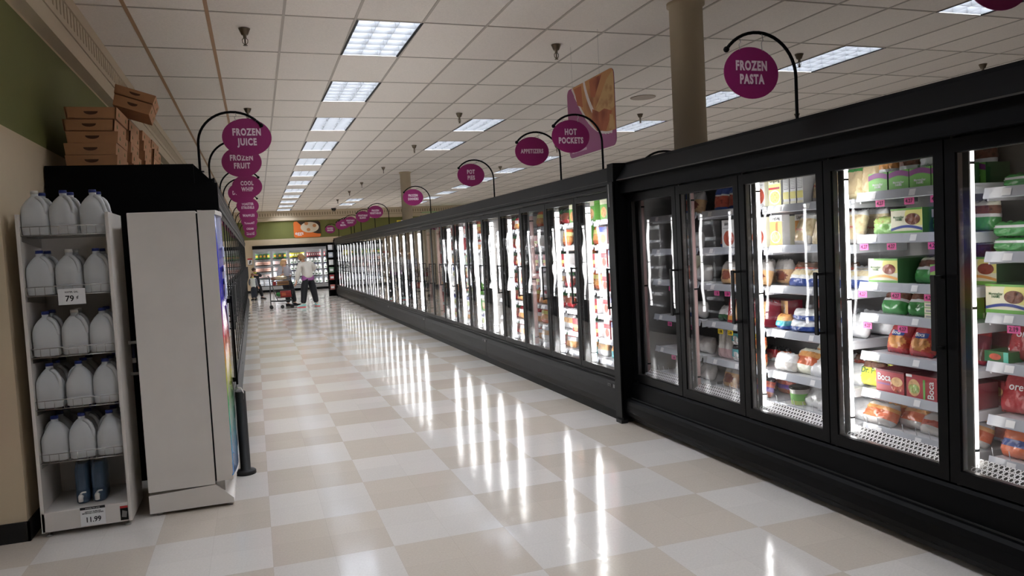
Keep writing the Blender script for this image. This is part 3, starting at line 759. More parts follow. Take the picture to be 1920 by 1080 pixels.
# ---------------------------------------------------------------- products
def crinkle(x, y, s): return math.sin(x*31+s*1.7)*math.sin(y*27+s)+.6*math.sin(x*67+y*53+s*2.3)+.4*math.sin(x*13-y*91+s)
def make_bag(name, w, h, d, bands, seed=0, window=None, emblem=None, txt=None, txtm=None, tsize=.03, squat=0):
    """soft plastic bag standing on its lower edge, front towards -y. bands: [(v_top, material)...] from the bottom"""
    b = MB(); NX, NZ_ = 16, 18; rr = random.Random(seed)
    grid = {}
    for side in (-1, 1):
        for i in range(NX+1):
            for j in range(NZ_+1):
                u = i/NX*2-1; v = j/NZ_*2-1
                t = (max(0, 1-abs(u)**3.4)*max(0, 1-abs(v)**(3.8)))**.55*(.86+.14*math.sin(u*5+seed)*math.sin(v*4+seed*2))
                if squat: t *= (1.15-.45*(v+1)/2)
                edge = (j in (0, NZ_) or i in (0, NX))
                cr = crinkle(u*.6, v*.6, seed)*.0036*(1 if not edge else .5)
                x = u*w/2*(1-.07*(1-abs(v)**2)*0+.0)-(.05*w*u*abs(v)**3); z = (v+1)/2*h + (crinkle(u*2, 0, seed)*.004 if j == NZ_ else 0)
                y = side*(d/2*t) + (cr if not edge else crinkle(u, v, seed+3)*.004)
                if edge and side == 1: grid[(side, i, j)] = grid[(-1, i, j)]; continue
                grid[(side, i, j)] = b.bm.verts.new((x, y, z))
    for side in (-1, 1):
        for i in range(NX):
            for j in range(NZ_):
                u = (i+.5)/NX*2-1; v = (j+.5)/NZ_
                m = bands[-1][1]
                for vt, mm in bands:
                    if v <= vt: m = mm; break
                if window:
                    wu, wv, ru, rv, wm = window
                    if ((u-wu)/ru)**2+((v-wv)/rv)**2 < 1: m = wm
                if emblem:
                    eu, ev, ru, rv, em = emblem
                    if abs(u-eu) < ru and abs(v-ev) < rv: m = em
                q = [grid[(side, i, j)], grid[(side, i+1, j)], grid[(side, i+1, j+1)], grid[(side, i, j+1)]]
                if side == 1: q = q[::-1]
                b.face(q, m, True)
    if txt: b.text(txt, txtm or WHITE, tsize, (0, -d/2-.006, h*(emblem[1] if emblem else .6)), bold=.01)
    return b.build(name)
def soft(c, s=.80, l=1.10):  # pales pack colours, painting in the wash of glare on the door glass
    g = (c[0]*.3+c[1]*.6+c[2]*.1); return tuple(min(245, (g+(x-g)*s)*l+8) for x in c)
def plastic(name, c, rough=.22): return mat('film_'+name, rgb(*soft(c)), rough, spec=.6, bump=.6, bscale=30, coat=.3)
def make_carton(name, w, h, d, front, side=None, decals=(), top=None):
    """printed card box, front towards -y, base at z=0"""
    b = MB(); x0, x1 = -w/2, w/2
    v = [(x0, -d/2), (x1, -d/2), (x1, d/2), (x0, d/2)]
    def F(pts, m): b.poly(pts, m)
    F([(x0, -d/2, 0), (x1, -d/2, 0), (x1, -d/2, h), (x0, -d/2, h)], front)
    F([(x1, -d/2, 0), (x1, d/2, 0), (x1, d/2, h), (x1, -d/2, h)], side or front)
    F([(x0, d/2, 0), (x0, -d/2, 0), (x0, -d/2, h), (x0, d/2, h)], side or front)
    F([(x1, d/2, 0), (x0, d/2, 0), (x0, d/2, h), (x1, d/2, h)], front)
    F([(x0, -d/2, h), (x1, -d/2, h), (x1, d/2, h), (x0, d/2, h)], top or side or front)
    F([(x0, d/2, 0), (x1, d/2, 0), (x1, -d/2, 0), (x0, -d/2, 0)], side or front)
    bmesh.ops.remove_doubles(b.bm, verts=b.bm.verts, dist=1e-5)
    y = -d/2
    for i, dc in enumerate(decals):
        yy = y-.0006-.0003*i
        if dc[0] == 'r':
            _, a0, a1, c0, c1, m = dc; b.poly([(x0+a0*w, yy, c0*h), (x0+a1*w, yy, c0*h), (x0+a1*w, yy, c1*h), (x0+a0*w, yy, c1*h)], m)
        elif dc[0] == 'e':
            _, a, c, ra, rc, m = dc; pts = [(min(max(x0+a*w+ra*w*math.cos(2*PI*k/24), x0+.0005), x1-.0005), yy, min(max(c*h+rc*h*math.sin(2*PI*k/24), 0), h)) for k in range(24)]; b.poly([p for n_, p in enumerate(pts) if p != pts[n_-1]], m)
        elif dc[0] == 'a':      # arched band: from side heights c0 to middle c1, thickness t
            _, c0, c1, t, m = dc; n = 12
            up_ = [(x0+w*k/n, yy, h*(c0+(c1-c0)*math.sin(PI*k/n)+t)) for k in range(n+1)]; dn = [(x0+w*k/n, yy, h*(c0+(c1-c0)*math.sin(PI*k/n))) for k in range(n+1)]
            for k in range(n): b.poly([dn[k], dn[k+1], up_[k+1], up_[k]], m)
        elif dc[0] == 't':
            _, s, a, c, sz, m = dc[:6]; b.text(s, m, sz, (x0+a*w, yy-.0004, c*h), bold=.012, xs=dc[6] if len(dc) > 6 else .85, depth=.0004)
        elif dc[0] == 'tv':
            _, s, a, c, sz, m = dc; b.text(s, m, sz, (x0+a*w, yy-.0004, c*h), ux=(0, 0, 1), uy=(-1, 0, 0), bold=.012, xs=.85, depth=.0004)
        elif dc[0] == 's':      # decal on the right side panel (x1)
            _, a0, a1, c0, c1, m = dc; xx = x1+.0006; b.poly([(xx, -d/2+a0*d, c0*h), (xx, -d/2+a1*d, c0*h), (xx, -d/2+a1*d, c1*h), (xx, -d/2+a0*d, c1*h)], m)
    return b.build(name)
P = {}
def kg(*c): return rgb(*soft(c))
CG = mat('card_green', kg(96, 170, 60), .4); CDG = mat('card_dark_green', kg(40, 96, 44), .4); CPU = mat('card_purple', kg(128, 48, 122), .4)
CCR = mat('card_cream', kg(226, 212, 180), .45); CBL = mat('card_blue', kg(44, 62, 150), .4); COR = mat('card_orange', kg(238, 150, 60), .4)
CRD = mat('card_red', kg(178, 36, 48), .38); CYE = mat('card_yellow', kg(244, 208, 100), .4); CWH = mat('card_white', kg(232, 230, 224), .4)
CTE = mat('card_teal', kg(60, 178, 150), .4); CMA = mat('card_maroon', kg(120, 20, 36), .4); CGR = mat('card_grey', kg(150, 150, 152), .5)
FPAT = food('food_patty', kg(120, 66, 44), kg(60, 30, 22), 40); FBRD = food('food_bread', kg(224, 170, 106), kg(168, 108, 60), 18)
FNUG = food('food_nugget', kg(226, 150, 70), kg(160, 84, 34), 28); FVEG = food('food_veg', kg(150, 180, 80), kg(190, 90, 50), 36)
FPAS = food('food_pasta', kg(226, 200, 150), kg(186, 150, 100), 26); FRED = food('food_red', kg(196, 70, 44), kg(110, 30, 26), 30)
FNOO = food('food_noodles', kg(238, 196, 90), kg(190, 84, 30), 60); FBRN = food('food_sausage', kg(150, 70, 48), kg(80, 34, 28), 22)
G1 = plastic('green', (52, 150, 62)); G2 = plastic('light_green', (126, 186, 84)); W1 = plastic('white', (226, 224, 222)); C1 = plastic('clear', (190, 184, 178), .15)
R1 = plastic('red', (184, 34, 42)); O1 = plastic('orange', (226, 96, 44)); B1 = plastic('blue', (40, 72, 158)); Y1_ = plastic('yellow', (238, 214, 40)); BR1 = plastic('brown', (110, 70, 50))
PU1 = plastic('violet', (104, 64, 150)); TN = plastic('tan', (204, 178, 132)); TE1 = plastic('teal', (60, 160, 170)); DG = plastic('dark_green', (36, 92, 44)); CR1 = plastic('cream', (228, 214, 190)); PK1 = plastic('pinkish', (190, 150, 150), .15)
# --- fourth door goods
P['green_pouch_box'] = lambda: pouchbox('pouch_box', FPAT)
def pouchbox(name, fd, hh=.19):
    """open green display carton with a tall pouch standing in it"""
    r = empty(name)
    o = make_carton('display_carton', .13, .105, .16, CG, CDG, [('a', .62, .74, .26, CPU), ('t', 'MorningStar\nFARMS', .5, .34, .017, CWH)]); o.parent = r
    o = make_bag('pouch', .118, hh, .08, [(.5, G1), (.62, W1), (.92, fd), (1, W1)], 3, window=(0, .75, .6, .16, fd)); o.parent = r; o.location = (0, 0, .012)
    return r
P['pouch_box_white'] = lambda: pouchbox('pouch_box', FNUG, .185)
def pouchbox2():
    r = empty('pouch_box')
    o = make_carton('display_carton', .13, .105, .16, CG, CDG, [('a', .62, .74, .26, CPU), ('t', 'MorningStar\nFARMS', .5, .34, .017, CWH)]); o.parent = r
    o = make_bag('pouch', .118, .17, .08, [(.6, W1), (.82, W1), (1, G1)], 5, txt='MorningStar', txtm=CDG, tsize=.018); o.parent = r; o.location = (0, 0, .012)
    return r
P['pouch_box_green'] = pouchbox2
P['big_meal_box'] = lambda: make_carton('meal_box', .20, .135, .20, CG, CDG, [('r', 0, 1, .0, 1, CCR), ('e', .95, .75, .5, .42, CYE), ('a', 0, .16, .0, CBL), ('r', 0, 1, 0, .14, CG), ('a', .14, .26, .10, CBL), ('e', .70, .58, .24, .22, FPAT), ('r', 0, .12, .92, 1, CRD), ('t', 'MorningStar\nFARMS', .26, .62, .0165, CDG), ('r', 0, 1, .93, 1, CG), ('s', .3, .6, .6, .9, CWH)])
P['big_meal_box_orange'] = lambda: make_carton('meal_box', .20, .135, .20, CCR, CDG, [('e', .95, .78, .45, .35, CYE), ('r', 0, 1, 0, .14, CG), ('a', .14, .26, .10, COR), ('e', .72, .58, .22, .20, FBRN), ('t', 'MorningStar\nFARMS', .26, .60, .0165, CDG), ('r', .2, 1, .93, 1, CG)])
P['green_bag'] = lambda: make_bag('produce_bag', .17, .145, .10, [(.42, G1), (.55, W1), (.85, FPAT), (1, CR1)], 11, squat=1)
P['light_green_bag'] = lambda: make_bag('produce_bag', .19, .10, .10, [(.6, G2), (1, FVEG)], 12, squat=1)
P['tan_bag'] = lambda: make_bag('pasta_bag', .15, .20, .09, [(.3, C1), (.85, FPAS), (1, W1)], 13, emblem=(-.05, .45, .55, .33, TN), txt='Pierogies', txtm=CRD, tsize=.02)
P['tan_bag_green'] = lambda: make_bag('pasta_bag', .15, .20, .09, [(.55, FPAS), (.8, TN), (.9, G1), (1, R1)], 14, emblem=(.0, .40, .6, .30, TN))
P['cream_box_stack_item'] = lambda: make_carton('flat_box', .17, .028, .2, CCR, CG, [('r', .05, .95, .35, .65, CGR), ('r', 0, 1, 0, .12, CG)])
P['red_food_bag'] = lambda: make_bag('snack_bag', .16, .18, .09, [(.12, R1), (.50, FRED), (1, R1)], 15, emblem=(0, .58, .55, .09, B1), window=(0, .33, .7, .2, FNUG), txt='Boca', txtm=CWH, tsize=.03, squat=1)
P['dark_red_bag'] = lambda: make_bag('snack_bag', .16, .17, .09, [(.1, R1), (.45, BR1), (.85, CMA), (1, R1)], 16, squat=1)
P['red_burger_box'] = lambda: make_carton('burger_box', .19, .125, .16, CRD, CMA, [('e', .75, .42, .23, .34, FRED), ('e', .75, .55, .20, .2, FBRD), ('r', .05, .5, .34, .42, CPU), ('t', 'Boca', .30, .66, .055, CWH), ('r', 0, 1, .93, 1, CMA)])
P['red_burger_box_up'] = lambda: make_carton('burger_box', .19, .125, .16, CRD, CMA, [('e', .26, .45, .2, .36, FBRD), ('e', .26, .4, .18, .2, FVEG), ('r', .56, .63, .05, .85, CG), ('tv', 'Boca', .82, .45, .055, CWH), ('r', .0, .2, .88, .99, CWH)])
P['yellow_bag'] = lambda: make_bag('snack_bag', .17, .14, .10, [(.7, Y1_), (1, BR1)], 17, txt='Dr. P', txtm=CDG, tsize=.045, squat=1)
P['clear_orange_bag'] = lambda: make_bag('frozen_bag', .22, .13, .12, [(.2, C1), (.6, O1), (.8, FNUG), (1, C1)], 18, squat=1)
P['clear_red_bag'] = lambda: make_bag('frozen_bag', .22, .12, .12, [(.25, C1), (.55, FRED), (.75, C1), (1, C1)], 19, squat=1)
P['clear_white_bag'] = lambda: make_bag('frozen_bag', .20, .12, .12, [(.5, C1), (1, W1)], 20, squat=1)
# --- third door goods
P['yellow_noodle_box'] = lambda: make_carton('noodle_box', .12, .20, .06, CYE, CWH, [('r', 0, 1, .72, 1, CCR), ('r', .0, .9, .55, .62, CRD), ('e', .5, .3, .42, .2, FNOO), ('e', .5, .3, .46, .23, CWH), ('e', .5, .3, .40, .19, FNOO), ('t', 'LingLing', .52, .84, .034, INK)])
P['orange_noodle_box'] = lambda: make_carton('noodle_box', .12, .20, .06, COR, CWH, [('r', 0, 1, .8, 1, CWH), ('e', .45, .3, .4, .2, CWH), ('e', .45, .3, .36, .17, FNOO), ('t', 'LingLing', .5, .9, .03, INK), ('r', .5, .53, .4, .75, CRD), ('r', .6, .63, .42, .78, CRD)])
P['panel_box'] = lambda: make_carton('white_box', .055, .20, .14, CWH, CGR, [('r', .1, .9, .5, .9, CGR), ('r', .16, .84, .53, .87, CWH)]+[('r', .2, .8, .56+.05*i, .575+.05*i, CGR) for i in range(6)]+[('r', 0, 1, .2, .42, CYE), ('r', 0, 1, 0, .12, CCR)])
P['blue_white_bag'] = lambda: make_bag('pierogi_bag', .20, .12, .08, [(.35, B1), (.55, W1), (.9, FPAS), (1, W1)], 21, squat=1)
P['blue_bag_flat'] = lambda: make_bag('pierogi_bag', .20, .075, .13, [(.5, B1), (1, W1)], 22, txt="Mrs. T's", txtm=CWH, tsize=.022, squat=1)
P['tealwhite_bag'] = lambda: make_bag('pierogi_bag', .12, .10, .12, [(.3, B1), (.6, TE1), (1, FNUG)], 23, squat=1)
P['white_bag'] = lambda: make_bag('frozen_bag', .24, .14, .12, [(.3, W1), (1, W1)], 24, squat=1)
P['orange_brown_bag'] = lambda: make_bag('frozen_bag', .20, .17, .11, [(.3, CR1), (.6, O1), (.85, FNUG), (1, CR1)], 25, squat=1)
P['brown_red_bag'] = lambda: make_bag('frozen_bag', .22, .15, .12, [(.4, BR1), (.7, FRED), (1, BR1)], 26, squat=1)
def tub(c=None, n='soup_tub', band=CG):
    def f():
        r = empty(n); b = MB(); b.lathe([(.05, 0), (.062, .105)], C1, seg=28); b.lathe([(.0555, .03), (.0592, .075)], band, seg=28, cap=False); b.lathe([(.053, .004), (.056, .03)], FVEG, seg=28, cap=False); b.build('tub_body', r)
        b = MB(); b.lathe([(.066, 0), (.066, .012), (.06, .015)], CHAR if True else C1, seg=28); b.build('lid', r, (0, 0, .105)); return r
    return f
P['tub'] = tub()
# --- second door goods
P['brown_box'] = lambda: make_carton('meal_box', .15, .20, .06, CWH, CCR, [('e', .55, .35, .42, .28, FRED), ('t', 'SAVORY', .5, .85, .026, INK), ('r', .1, .9, .70, .72, CGR)])
P['blue_bag'] = lambda: make_bag('seafood_bag', .18, .21, .10, [(.12, B1), (.5, FRED), (.58, W1), (1, B1)], 27)
P['red_snack_box'] = lambda: make_carton('snack_box', .07, .17, .12, CRD, CMA, [('r', .1, .9, .1, .3, COR), ('tv', 'POCKET', .5, .62, .036, CWH)])
P['tan_snack_box'] = lambda: make_carton('snack_box', .07, .17, .12, FBRD, CMA, [('r', 0, 1, .0, .16, CRD), ('tv', 'GARLIC', .5, .6, .03, CWH)])
P['teal_pouch'] = lambda: make_bag('meal_pouch', .115, .115, .06, [(.25, W1), (.75, TE1), (1, INK_F)], 28, window=(.1, .42, .5, .2, W1))
P['red_pouch'] = lambda: make_bag('meal_pouch', .115, .115, .06, [(.25, W1), (.75, R1), (1, INK_F)], 29, window=(.1, .35, .5, .2, FRED))
P['brown_pouch'] = lambda: make_bag('meal_pouch', .12, .115, .07, [(.3, FBRD), (.8, O1), (1, INK_F)], 30)
P['pink_bottle_bag'] = lambda: make_bag('berry_bag', .09, .22, .07, [(.35, PK1), (1, C1)], 31)
P['purple_pouch'] = lambda: make_bag('meal_pouch', .17, .14, .09, [(.25, FBRN), (.5, PU1), (.8, FRED), (1, INK_F)], 32)
P['clear_brown_bag'] = lambda: make_bag('bread_bag', .17, .17, .11, [(.6, FBRD), (1, C1)], 33, window=(0, .35, .7, .2, FBRN), squat=1)
P['clear_bag'] = lambda: make_bag('frozen_bag', .18, .13, .11, [(.5, C1), (1, C1)], 34, squat=1)
P['green_low_bag'] = lambda: make_bag('greens_bag', .19, .12, .1, [(.35, DG), (1, C1)], 35, squat=1)
# --- fifth door goods
P['blue_roll_bag'] = lambda: make_bag('roll_bag', .30, .23, .12, [(.12, B1), (.40, FBRN), (.78, FNUG), (1, B1)], 36)
P['red_roll_bag'] = lambda: make_bag('roll_bag', .32, .25, .13, [(.22, R1), (.55, FBRD), (.9, R1), (1, C1)], 37, txt='DIAMOND', txtm=CWH, tsize=.03)
P['orange_roll_bag'] = lambda: make_bag('roll_bag', .28, .24, .13, [(.10, O1), (.42, FBRD), (.66, W1), (1, O1)], 38, txt='FRENCH ROLLS', txtm=INK, tsize=.030)
P['orange_food_bag'] = lambda: make_bag('roll_bag', .32, .20, .12, [(.2, O1), (.5, FBRD), (1, O1)], 39, txt='Rolls', txtm=CYE, tsize=.03, squat=1)
P['violet_roll_bag'] = lambda: make_bag('roll_bag', .27, .16, .13, [(.4, PU1), (1, FBRD)], 40, squat=1)
P['orange_low_bag'] = lambda: make_bag('roll_bag', .2, .15, .12, [(.35, O1), (.55, B1), (1, O1)], 41, squat=1)
P['flat_green_bag'] = lambda: make_bag('produce_bag', .21, .07, .14, [(.6, G1), (.75, W1), (1, G1)], 42, squat=1)
P['fish_box'] = lambda: make_carton('fish_box', .12, .05, .15, CDG, CDG, [('e', .45, .5, .25, .3, FRED), ('r', .8, 1, 0, 1, CTE)])
P['deep_red_bag'] = lambda: make_bag('frozen_bag', .2, .2, .11, [(1, R1)], 43, txt='ore', txtm=CWH, tsize=.05, squat=1)
# --- far row goods
P['pizza_box'] = lambda: make_carton('roll_box', .12, .20, .16, CWH, CRD, [('r', 0, 1, .5, .72, CRD), ('e', .5, .3, .35, .2, FRED)])
P['red_box'] = lambda: make_carton('snack_box', .16, .14, .16, CRD, CWH, [('r', 0, 1, .3, .55, CYE), ('e', .5, .2, .3, .15, FNUG)])
P['orange_bag'] = lambda: make_bag('potato_bag', .17, .19, .10, [(.2, O1), (.55, FNUG), (.8, CYE), (1, O1)], 44)
P['nugget_bag'] = lambda: make_bag('chicken_bag', .2, .16, .12, [(.45, FNUG), (.7, W1), (1, R1)], 45, squat=1)
P['green_box'] = lambda: make_carton('dinner_box', .15, .20, .12, CG, CG, [('e', .5, .38, .4, .25, FNUG), ('r', 0, 1, .75, 1, CCR)])
P['white_carton'] = lambda: make_carton('dinner_box', .17, .17, .16, CWH, CWH, [('r', 0, 1, .7, 1, CBL), ('e', .5, .35, .36, .24, FVEG)])
P['teal_bag'] = lambda: make_bag('fish_bag', .19, .15, .10, [(.5, TE1), (.85, FNUG), (1, TE1)], 46, squat=1)
P['white_bag_s'] = lambda: make_bag('frozen_bag', .19, .16, .10, [(.4, W1), (.7, FBRD), (1, W1)], 47, squat=1)
P['maroon_bag'] = lambda: make_bag('meat_bag', .2, .17, .1, [(.3, R1), (.7, FBRN), (1, DG)], 48, squat=1)
INK_F = plastic('black', (28, 26, 28))
SRC = {}
def product(k):
    if k not in SRC: SRC[k] = P[k]()
    return SRC[k]
DESC = {'green_pouch_box': 'green purple-banded pouch box', 'pouch_box_white': 'green pouch box, orange food picture', 'pouch_box_green': 'green pouch box, white-topped pouch', 'big_meal_box': 'green box with blue band',
 'big_meal_box_orange': 'green box with orange band', 'green_bag': 'green and brown bag', 'light_green_bag': 'low light green bag', 'tan_bag': 'clear bag with tan label', 'tan_bag_green': 'tan bag with green-red top',
 'cream_box_stack_item': 'flat cream and green box', 'red_food_bag': 'red bag with blue label', 'dark_red_bag': 'dark red bag', 'red_burger_box': 'red burger box', 'red_burger_box_up': 'red burger box, sideways lettering', 'yellow_bag': 'bright yellow bag',
 'clear_orange_bag': 'clear bag, orange contents', 'clear_red_bag': 'clear bag, red contents', 'clear_white_bag': 'whitish clear bag', 'yellow_noodle_box': 'yellow noodle box', 'orange_noodle_box': 'orange noodle box', 'panel_box': 'narrow white printed box',
 'blue_white_bag': 'blue and white bag', 'blue_bag_flat': 'flat blue white bag', 'tealwhite_bag': 'small teal bag', 'white_bag': 'white plastic bag', 'orange_brown_bag': 'orange brown bag', 'brown_red_bag': 'brown red bag', 'tub': 'tub with green label',
 'brown_box': 'white box, reddish food picture', 'blue_bag': 'tall blue bag', 'red_snack_box': 'narrow red box', 'tan_snack_box': 'narrow tan box', 'teal_pouch': 'white teal pouch', 'red_pouch': 'white red pouch', 'brown_pouch': 'orange brown pouch',
 'pink_bottle_bag': 'tall pinkish bag', 'purple_pouch': 'purple pouch', 'clear_brown_bag': 'clear bag of brown rolls', 'clear_bag': 'clear crinkled bag', 'green_low_bag': 'low dark green bag', 'blue_roll_bag': 'blue bag of golden rolls',
 'red_roll_bag': 'red bag of rolls', 'orange_roll_bag': 'orange white bag of rolls', 'orange_food_bag': 'orange bag of rolls', 'violet_roll_bag': 'violet bag of rolls', 'orange_low_bag': 'low orange blue bag', 'flat_green_bag': 'flat green bag', 'fish_box': 'small dark green box', 'deep_red_bag': 'deep red bag',
 'pizza_box': 'white and red box', 'red_box': 'red box', 'orange_bag': 'orange bag', 'nugget_bag': 'red-topped bag', 'green_box': 'green box', 'white_carton': 'white and blue box', 'teal_bag': 'teal bag', 'white_bag_s': 'small white bag', 'maroon_bag': 'dark red brown bag'}
def base_h(k): return 0
PR = random.Random(5)
def stock(doorname, sy, x0, z, items, shelfname, back=False):
    """items along the shelf from the far (left) end: (product, offset from bay's far end, [dx, lean, stack])"""
    n = 0
    for it in list(items)+([(i[0], i[1]+.01, (i[2] if len(i) > 2 else 0)+.19, 0, 0, 0, 1) for i in items if not (len(i) > 4 and i[4]) and (len(i) < 3 or i[2] < .16)] if back else []):
        bk = len(it) > 6
        if bk and n >= len(items): n = 0; 
        k, off = it[0], it[1]; dx = it[2] if len(it) > 2 else 0; ln = it[3] if len(it) > 3 else 0; dz = it[4] if len(it) > 4 else 0; yaw = it[5] if len(it) > 5 else 0
        src = product(k)
        o = put(src, (0, 0, 0))
        half = .06
        o.location = (x0+dx, sy-off, z+.002+dz); o.rotation_euler = (0, 0, 0)
        o.rotation_mode = 'XYZ'
        M = Matrix.Rotation(-PI/2+yaw, 4, 'Z') @ Matrix.Rotation(-ln, 4, 'X')
        o.rotation_euler = M.to_euler()
        pos = ORD[n]; n += 1
        cat = 'bag' if ('bag' in k or (('pouch' in k) and 'box' not in k)) else ('tub' if k == 'tub' else 'box')
        tag(o, ('%s, %s rear, %s from left, %s' if bk else '%s, %s, %s from left, %s') % (DESC[k].split(',')[0] if bk else DESC[k], shelfname, pos, doorname), cat, 'frozen goods: %s' % DESC[k])
SHN = ['top shelf', 'second shelf', 'third shelf', 'fourth shelf', 'fifth shelf', 'sixth shelf', 'lowest shelf']
def nsh(d, j):
    L = NZ[d-1]; return 'bottom tray' if j == len(L)-1 else SHN[j]
def nstock(d, j, items):
    y1 = Y1-(d-1)*PITCH_-.0375     # far end of the bay's shelf
    stock('%s door before end panel' % ORD[d-1], y1, XN+.205, NZ[d-1][j], items, nsh(d, j), back=d > 1)
# offsets measured from the far end of the shelf, dx = depth behind the rail
nstock(4, 0, [('tan_bag_green', .0, .10, .15), ('pouch_box_white', .12, .10), ('green_pouch_box', .26, .10), ('pouch_box_green', .395, .10), ('green_pouch_box', .53, .10)])
nstock(4, 1, [('light_green_bag', .12, .09), ('big_meal_box', .315, .11), ('green_bag', .50, .09, .1), ('green_bag', .63, .16, .1)])
nstock(4, 2, [('big_meal_box_orange', .15, .11), ('green_bag', .36, .10, .4), ('green_pouch_box', .51, .10), ('big_meal_box_orange', .61, .24)])
nstock(4, 3, [('green_bag', .13, .10, .45), ('green_bag', .31, .10, .4)]+[('cream_box_stack_item', .50, .11, 0, .0285*i) for i in range(5)])
nstock(4, 4, [('red_food_bag', .15, .10, .4), ('red_food_bag', .31, .09, .45), ('dark_red_bag', .46, .13, .4), ('dark_red_bag', .60, .10, .3)])
nstock(4, 5, [('yellow_bag', -.02, .09, .2), ('red_burger_box', .18, .09), ('red_burger_box_up', .385, .09), ('red_burger_box', .59, .09)])
nstock(4, 6, [('clear_orange_bag', .06, .04, .5), ('clear_orange_bag', .24, .12, .6), ('clear_red_bag', .40, .09, .6), ('clear_orange_bag', .58, .09, .5)])
nstock(3, 0, [('yellow_noodle_box', .05, .04), ('panel_box', .16, .08), ('panel_box', .225, .08), ('panel_box', .29, .08), ('tan_bag', .39, .08, .3), ('tan_bag', .51, .09, .3), ('tan_bag_green', .63, .09, .3)])
nstock(3, 1, [('orange_noodle_box', .05, .04), ('tan_bag', .21, .08, .35), ('tan_bag_green', .36, .09, .35), ('tan_bag', .49, .08, .35), ('tan_bag', .62, .09, .3)])
nstock(3, 2, [('brown_red_bag', .06, .22, .2), ('blue_white_bag', .14, .10, .5), ('blue_white_bag', .32, .10, .5), ('blue_white_bag', .49, .10, .5), ('blue_white_bag', .63, .12, .5), ('brown_red_bag', .34, .28, .2)])
nstock(3, 3, [('tealwhite_bag', .03, .08), ('blue_bag_flat', .19, .09), ('blue_bag_flat', .21, .10, 0, .07), ('blue_bag_flat', .38, .12, 0, .0), ('blue_bag_flat', .42, .12, .1, .07), ('white_bag', .57, .12, .3), ('brown_red_bag', .2, .28, .0, .08)])
nstock(3, 4, [('clear_white_bag', .03, .07, .2), ('orange_brown_bag', .17, .10, .5), ('white_bag', .35, .09, .7), ('white_bag', .56, .09, .7), ('brown_red_bag', .52, .26, .2)])
nstock(3, 5, [('tub', .13, .09), ('white_bag', .28, .10, .6), ('white_bag', .44, .06, .7), ('white_bag', .60, .10, .6)])
nstock(2, 0, [('blue_bag', .10, .10, .25), ('blue_bag', .26, .11, .3), ('brown_box', .44, .06), ('brown_box', .62, .06)])
nstock(2, 1, [('blue_bag', .10, .14, .3), ('brown_box', .27, .06), ('brown_box', .44, .06), ('brown_box', .60, .06)])
nstock(2, 2, [('clear_brown_bag', .16, .10, .2), ('clear_brown_bag', .35, .10, .2), ('clear_brown_bag', .54, .10, .2)])
nstock(2, 3, [('green_low_bag', .12, .09, .4), ('red_snack_box', .27, .08, .15), ('tan_snack_box', .355, .08, .15), ('red_snack_box', .44, .08, .15), ('red_snack_box', .53, .08, .15), ('tan_snack_box', .62, .08, .15)])
nstock(2, 4, [('pink_bottle_bag', .08, .08, .1), ('pink_bottle_bag', .17, .08, .1), ('teal_pouch', .285, .07), ('teal_pouch', .285, .07, 0, .115), ('red_pouch', .41, .07), ('red_pouch', .41, .07, 0, .115), ('brown_pouch', .54, .07), ('brown_pouch', .54, .07, 0, .115)])
nstock(2, 5, [('clear_brown_bag', .15, .09, .3), ('purple_pouch', .35, .08, .3), ('purple_pouch', .54, .08, .3)])
nstock(1, 0, [('blue_bag', .20, .14, .3), ('blue_bag', .36, .12, .3), ('clear_brown_bag', .54, .1, .2)])
nstock(1, 1, [('clear_brown_bag', .30, .1, .2), ('clear_bag', .50, .1, .2)])
nstock(1, 2, [('clear_bag', .25, .1, .2), ('brown_box', .45, .1), ('clear_bag', .6, .1, .2)])
nstock(1, 3, [('blue_bag_flat', .33, .1), ('clear_bag', .52, .1, .2)])
nstock(1, 4, [('clear_bag', .30, .1, .3), ('clear_bag', .45, .1, .3), ('clear_bag', .60, .1, .3)])
nstock(1, 5, [('clear_bag', .40, .1, .4), ('clear_bag', .58, .1, .4)])
nstock(5, 0, [('blue_roll_bag', .34, .09, .1), ('flat_green_bag', .05, .2), ('blue_roll_bag', .62, .09, .1)])
nstock(5, 1, [('flat_green_bag', .06, .12), ('flat_green_bag', .06, .12, 0, .07), ('red_roll_bag', .37, .09, .25), ('red_roll_bag', .62, .14, .2)])
nstock(5, 2, [('big_meal_box', .06, .14), ('orange_roll_bag', .34, .09, .25), ('orange_roll_bag', .62, .1, .25)])
nstock(5, 3, [('fish_box', .02, .1), ('deep_red_bag', .10, .12, .3), ('orange_food_bag', .37, .08, .45), ('orange_food_bag', .48, .22, .2)])
nstock(5, 4, [('deep_red_bag', .06, .12, .3), ('violet_roll_bag', .36, .08, .2), ('violet_roll_bag', .60, .1, .2)])
nstock(5, 5, [('orange_low_bag', .10, .07, .3), ('orange_low_bag', .34, .09, .3), ('orange_low_bag', .52, .09, .3), ('orange_food_bag', .45, .22, .2)])
# price tags under the rails (local y of a shelf runs towards the far end)
def tags(d, j, offs, txt, m=PINK):
    s = NSH[(5-d, j)]
    for o in offs: price_tag(s, .70-o, txt, m)
tags(4, 0, (.17, .36, .52, .66), '4.27'); tags(4, 1, (.05, .24, .50), '4.27'); tags(4, 2, (.03, .26, .47), '4.27'); tags(4, 3, (.06, .30, .56), '4.27')
tags(5, 2, (.14,), '2.19'); tags(3, 5, (.12, .36), '3.99'); tags(2, 2, (.17, .30, .56), '1.50'); tags(1, 2, (.30, .48), '1.88'); tags(1, 3, (.26, .42, .58), '1.88'); tags(1, 4, (.30, .46), '1.88')
tags(2, 3, (.20, .32, .50, .63), '2.88', YEL)
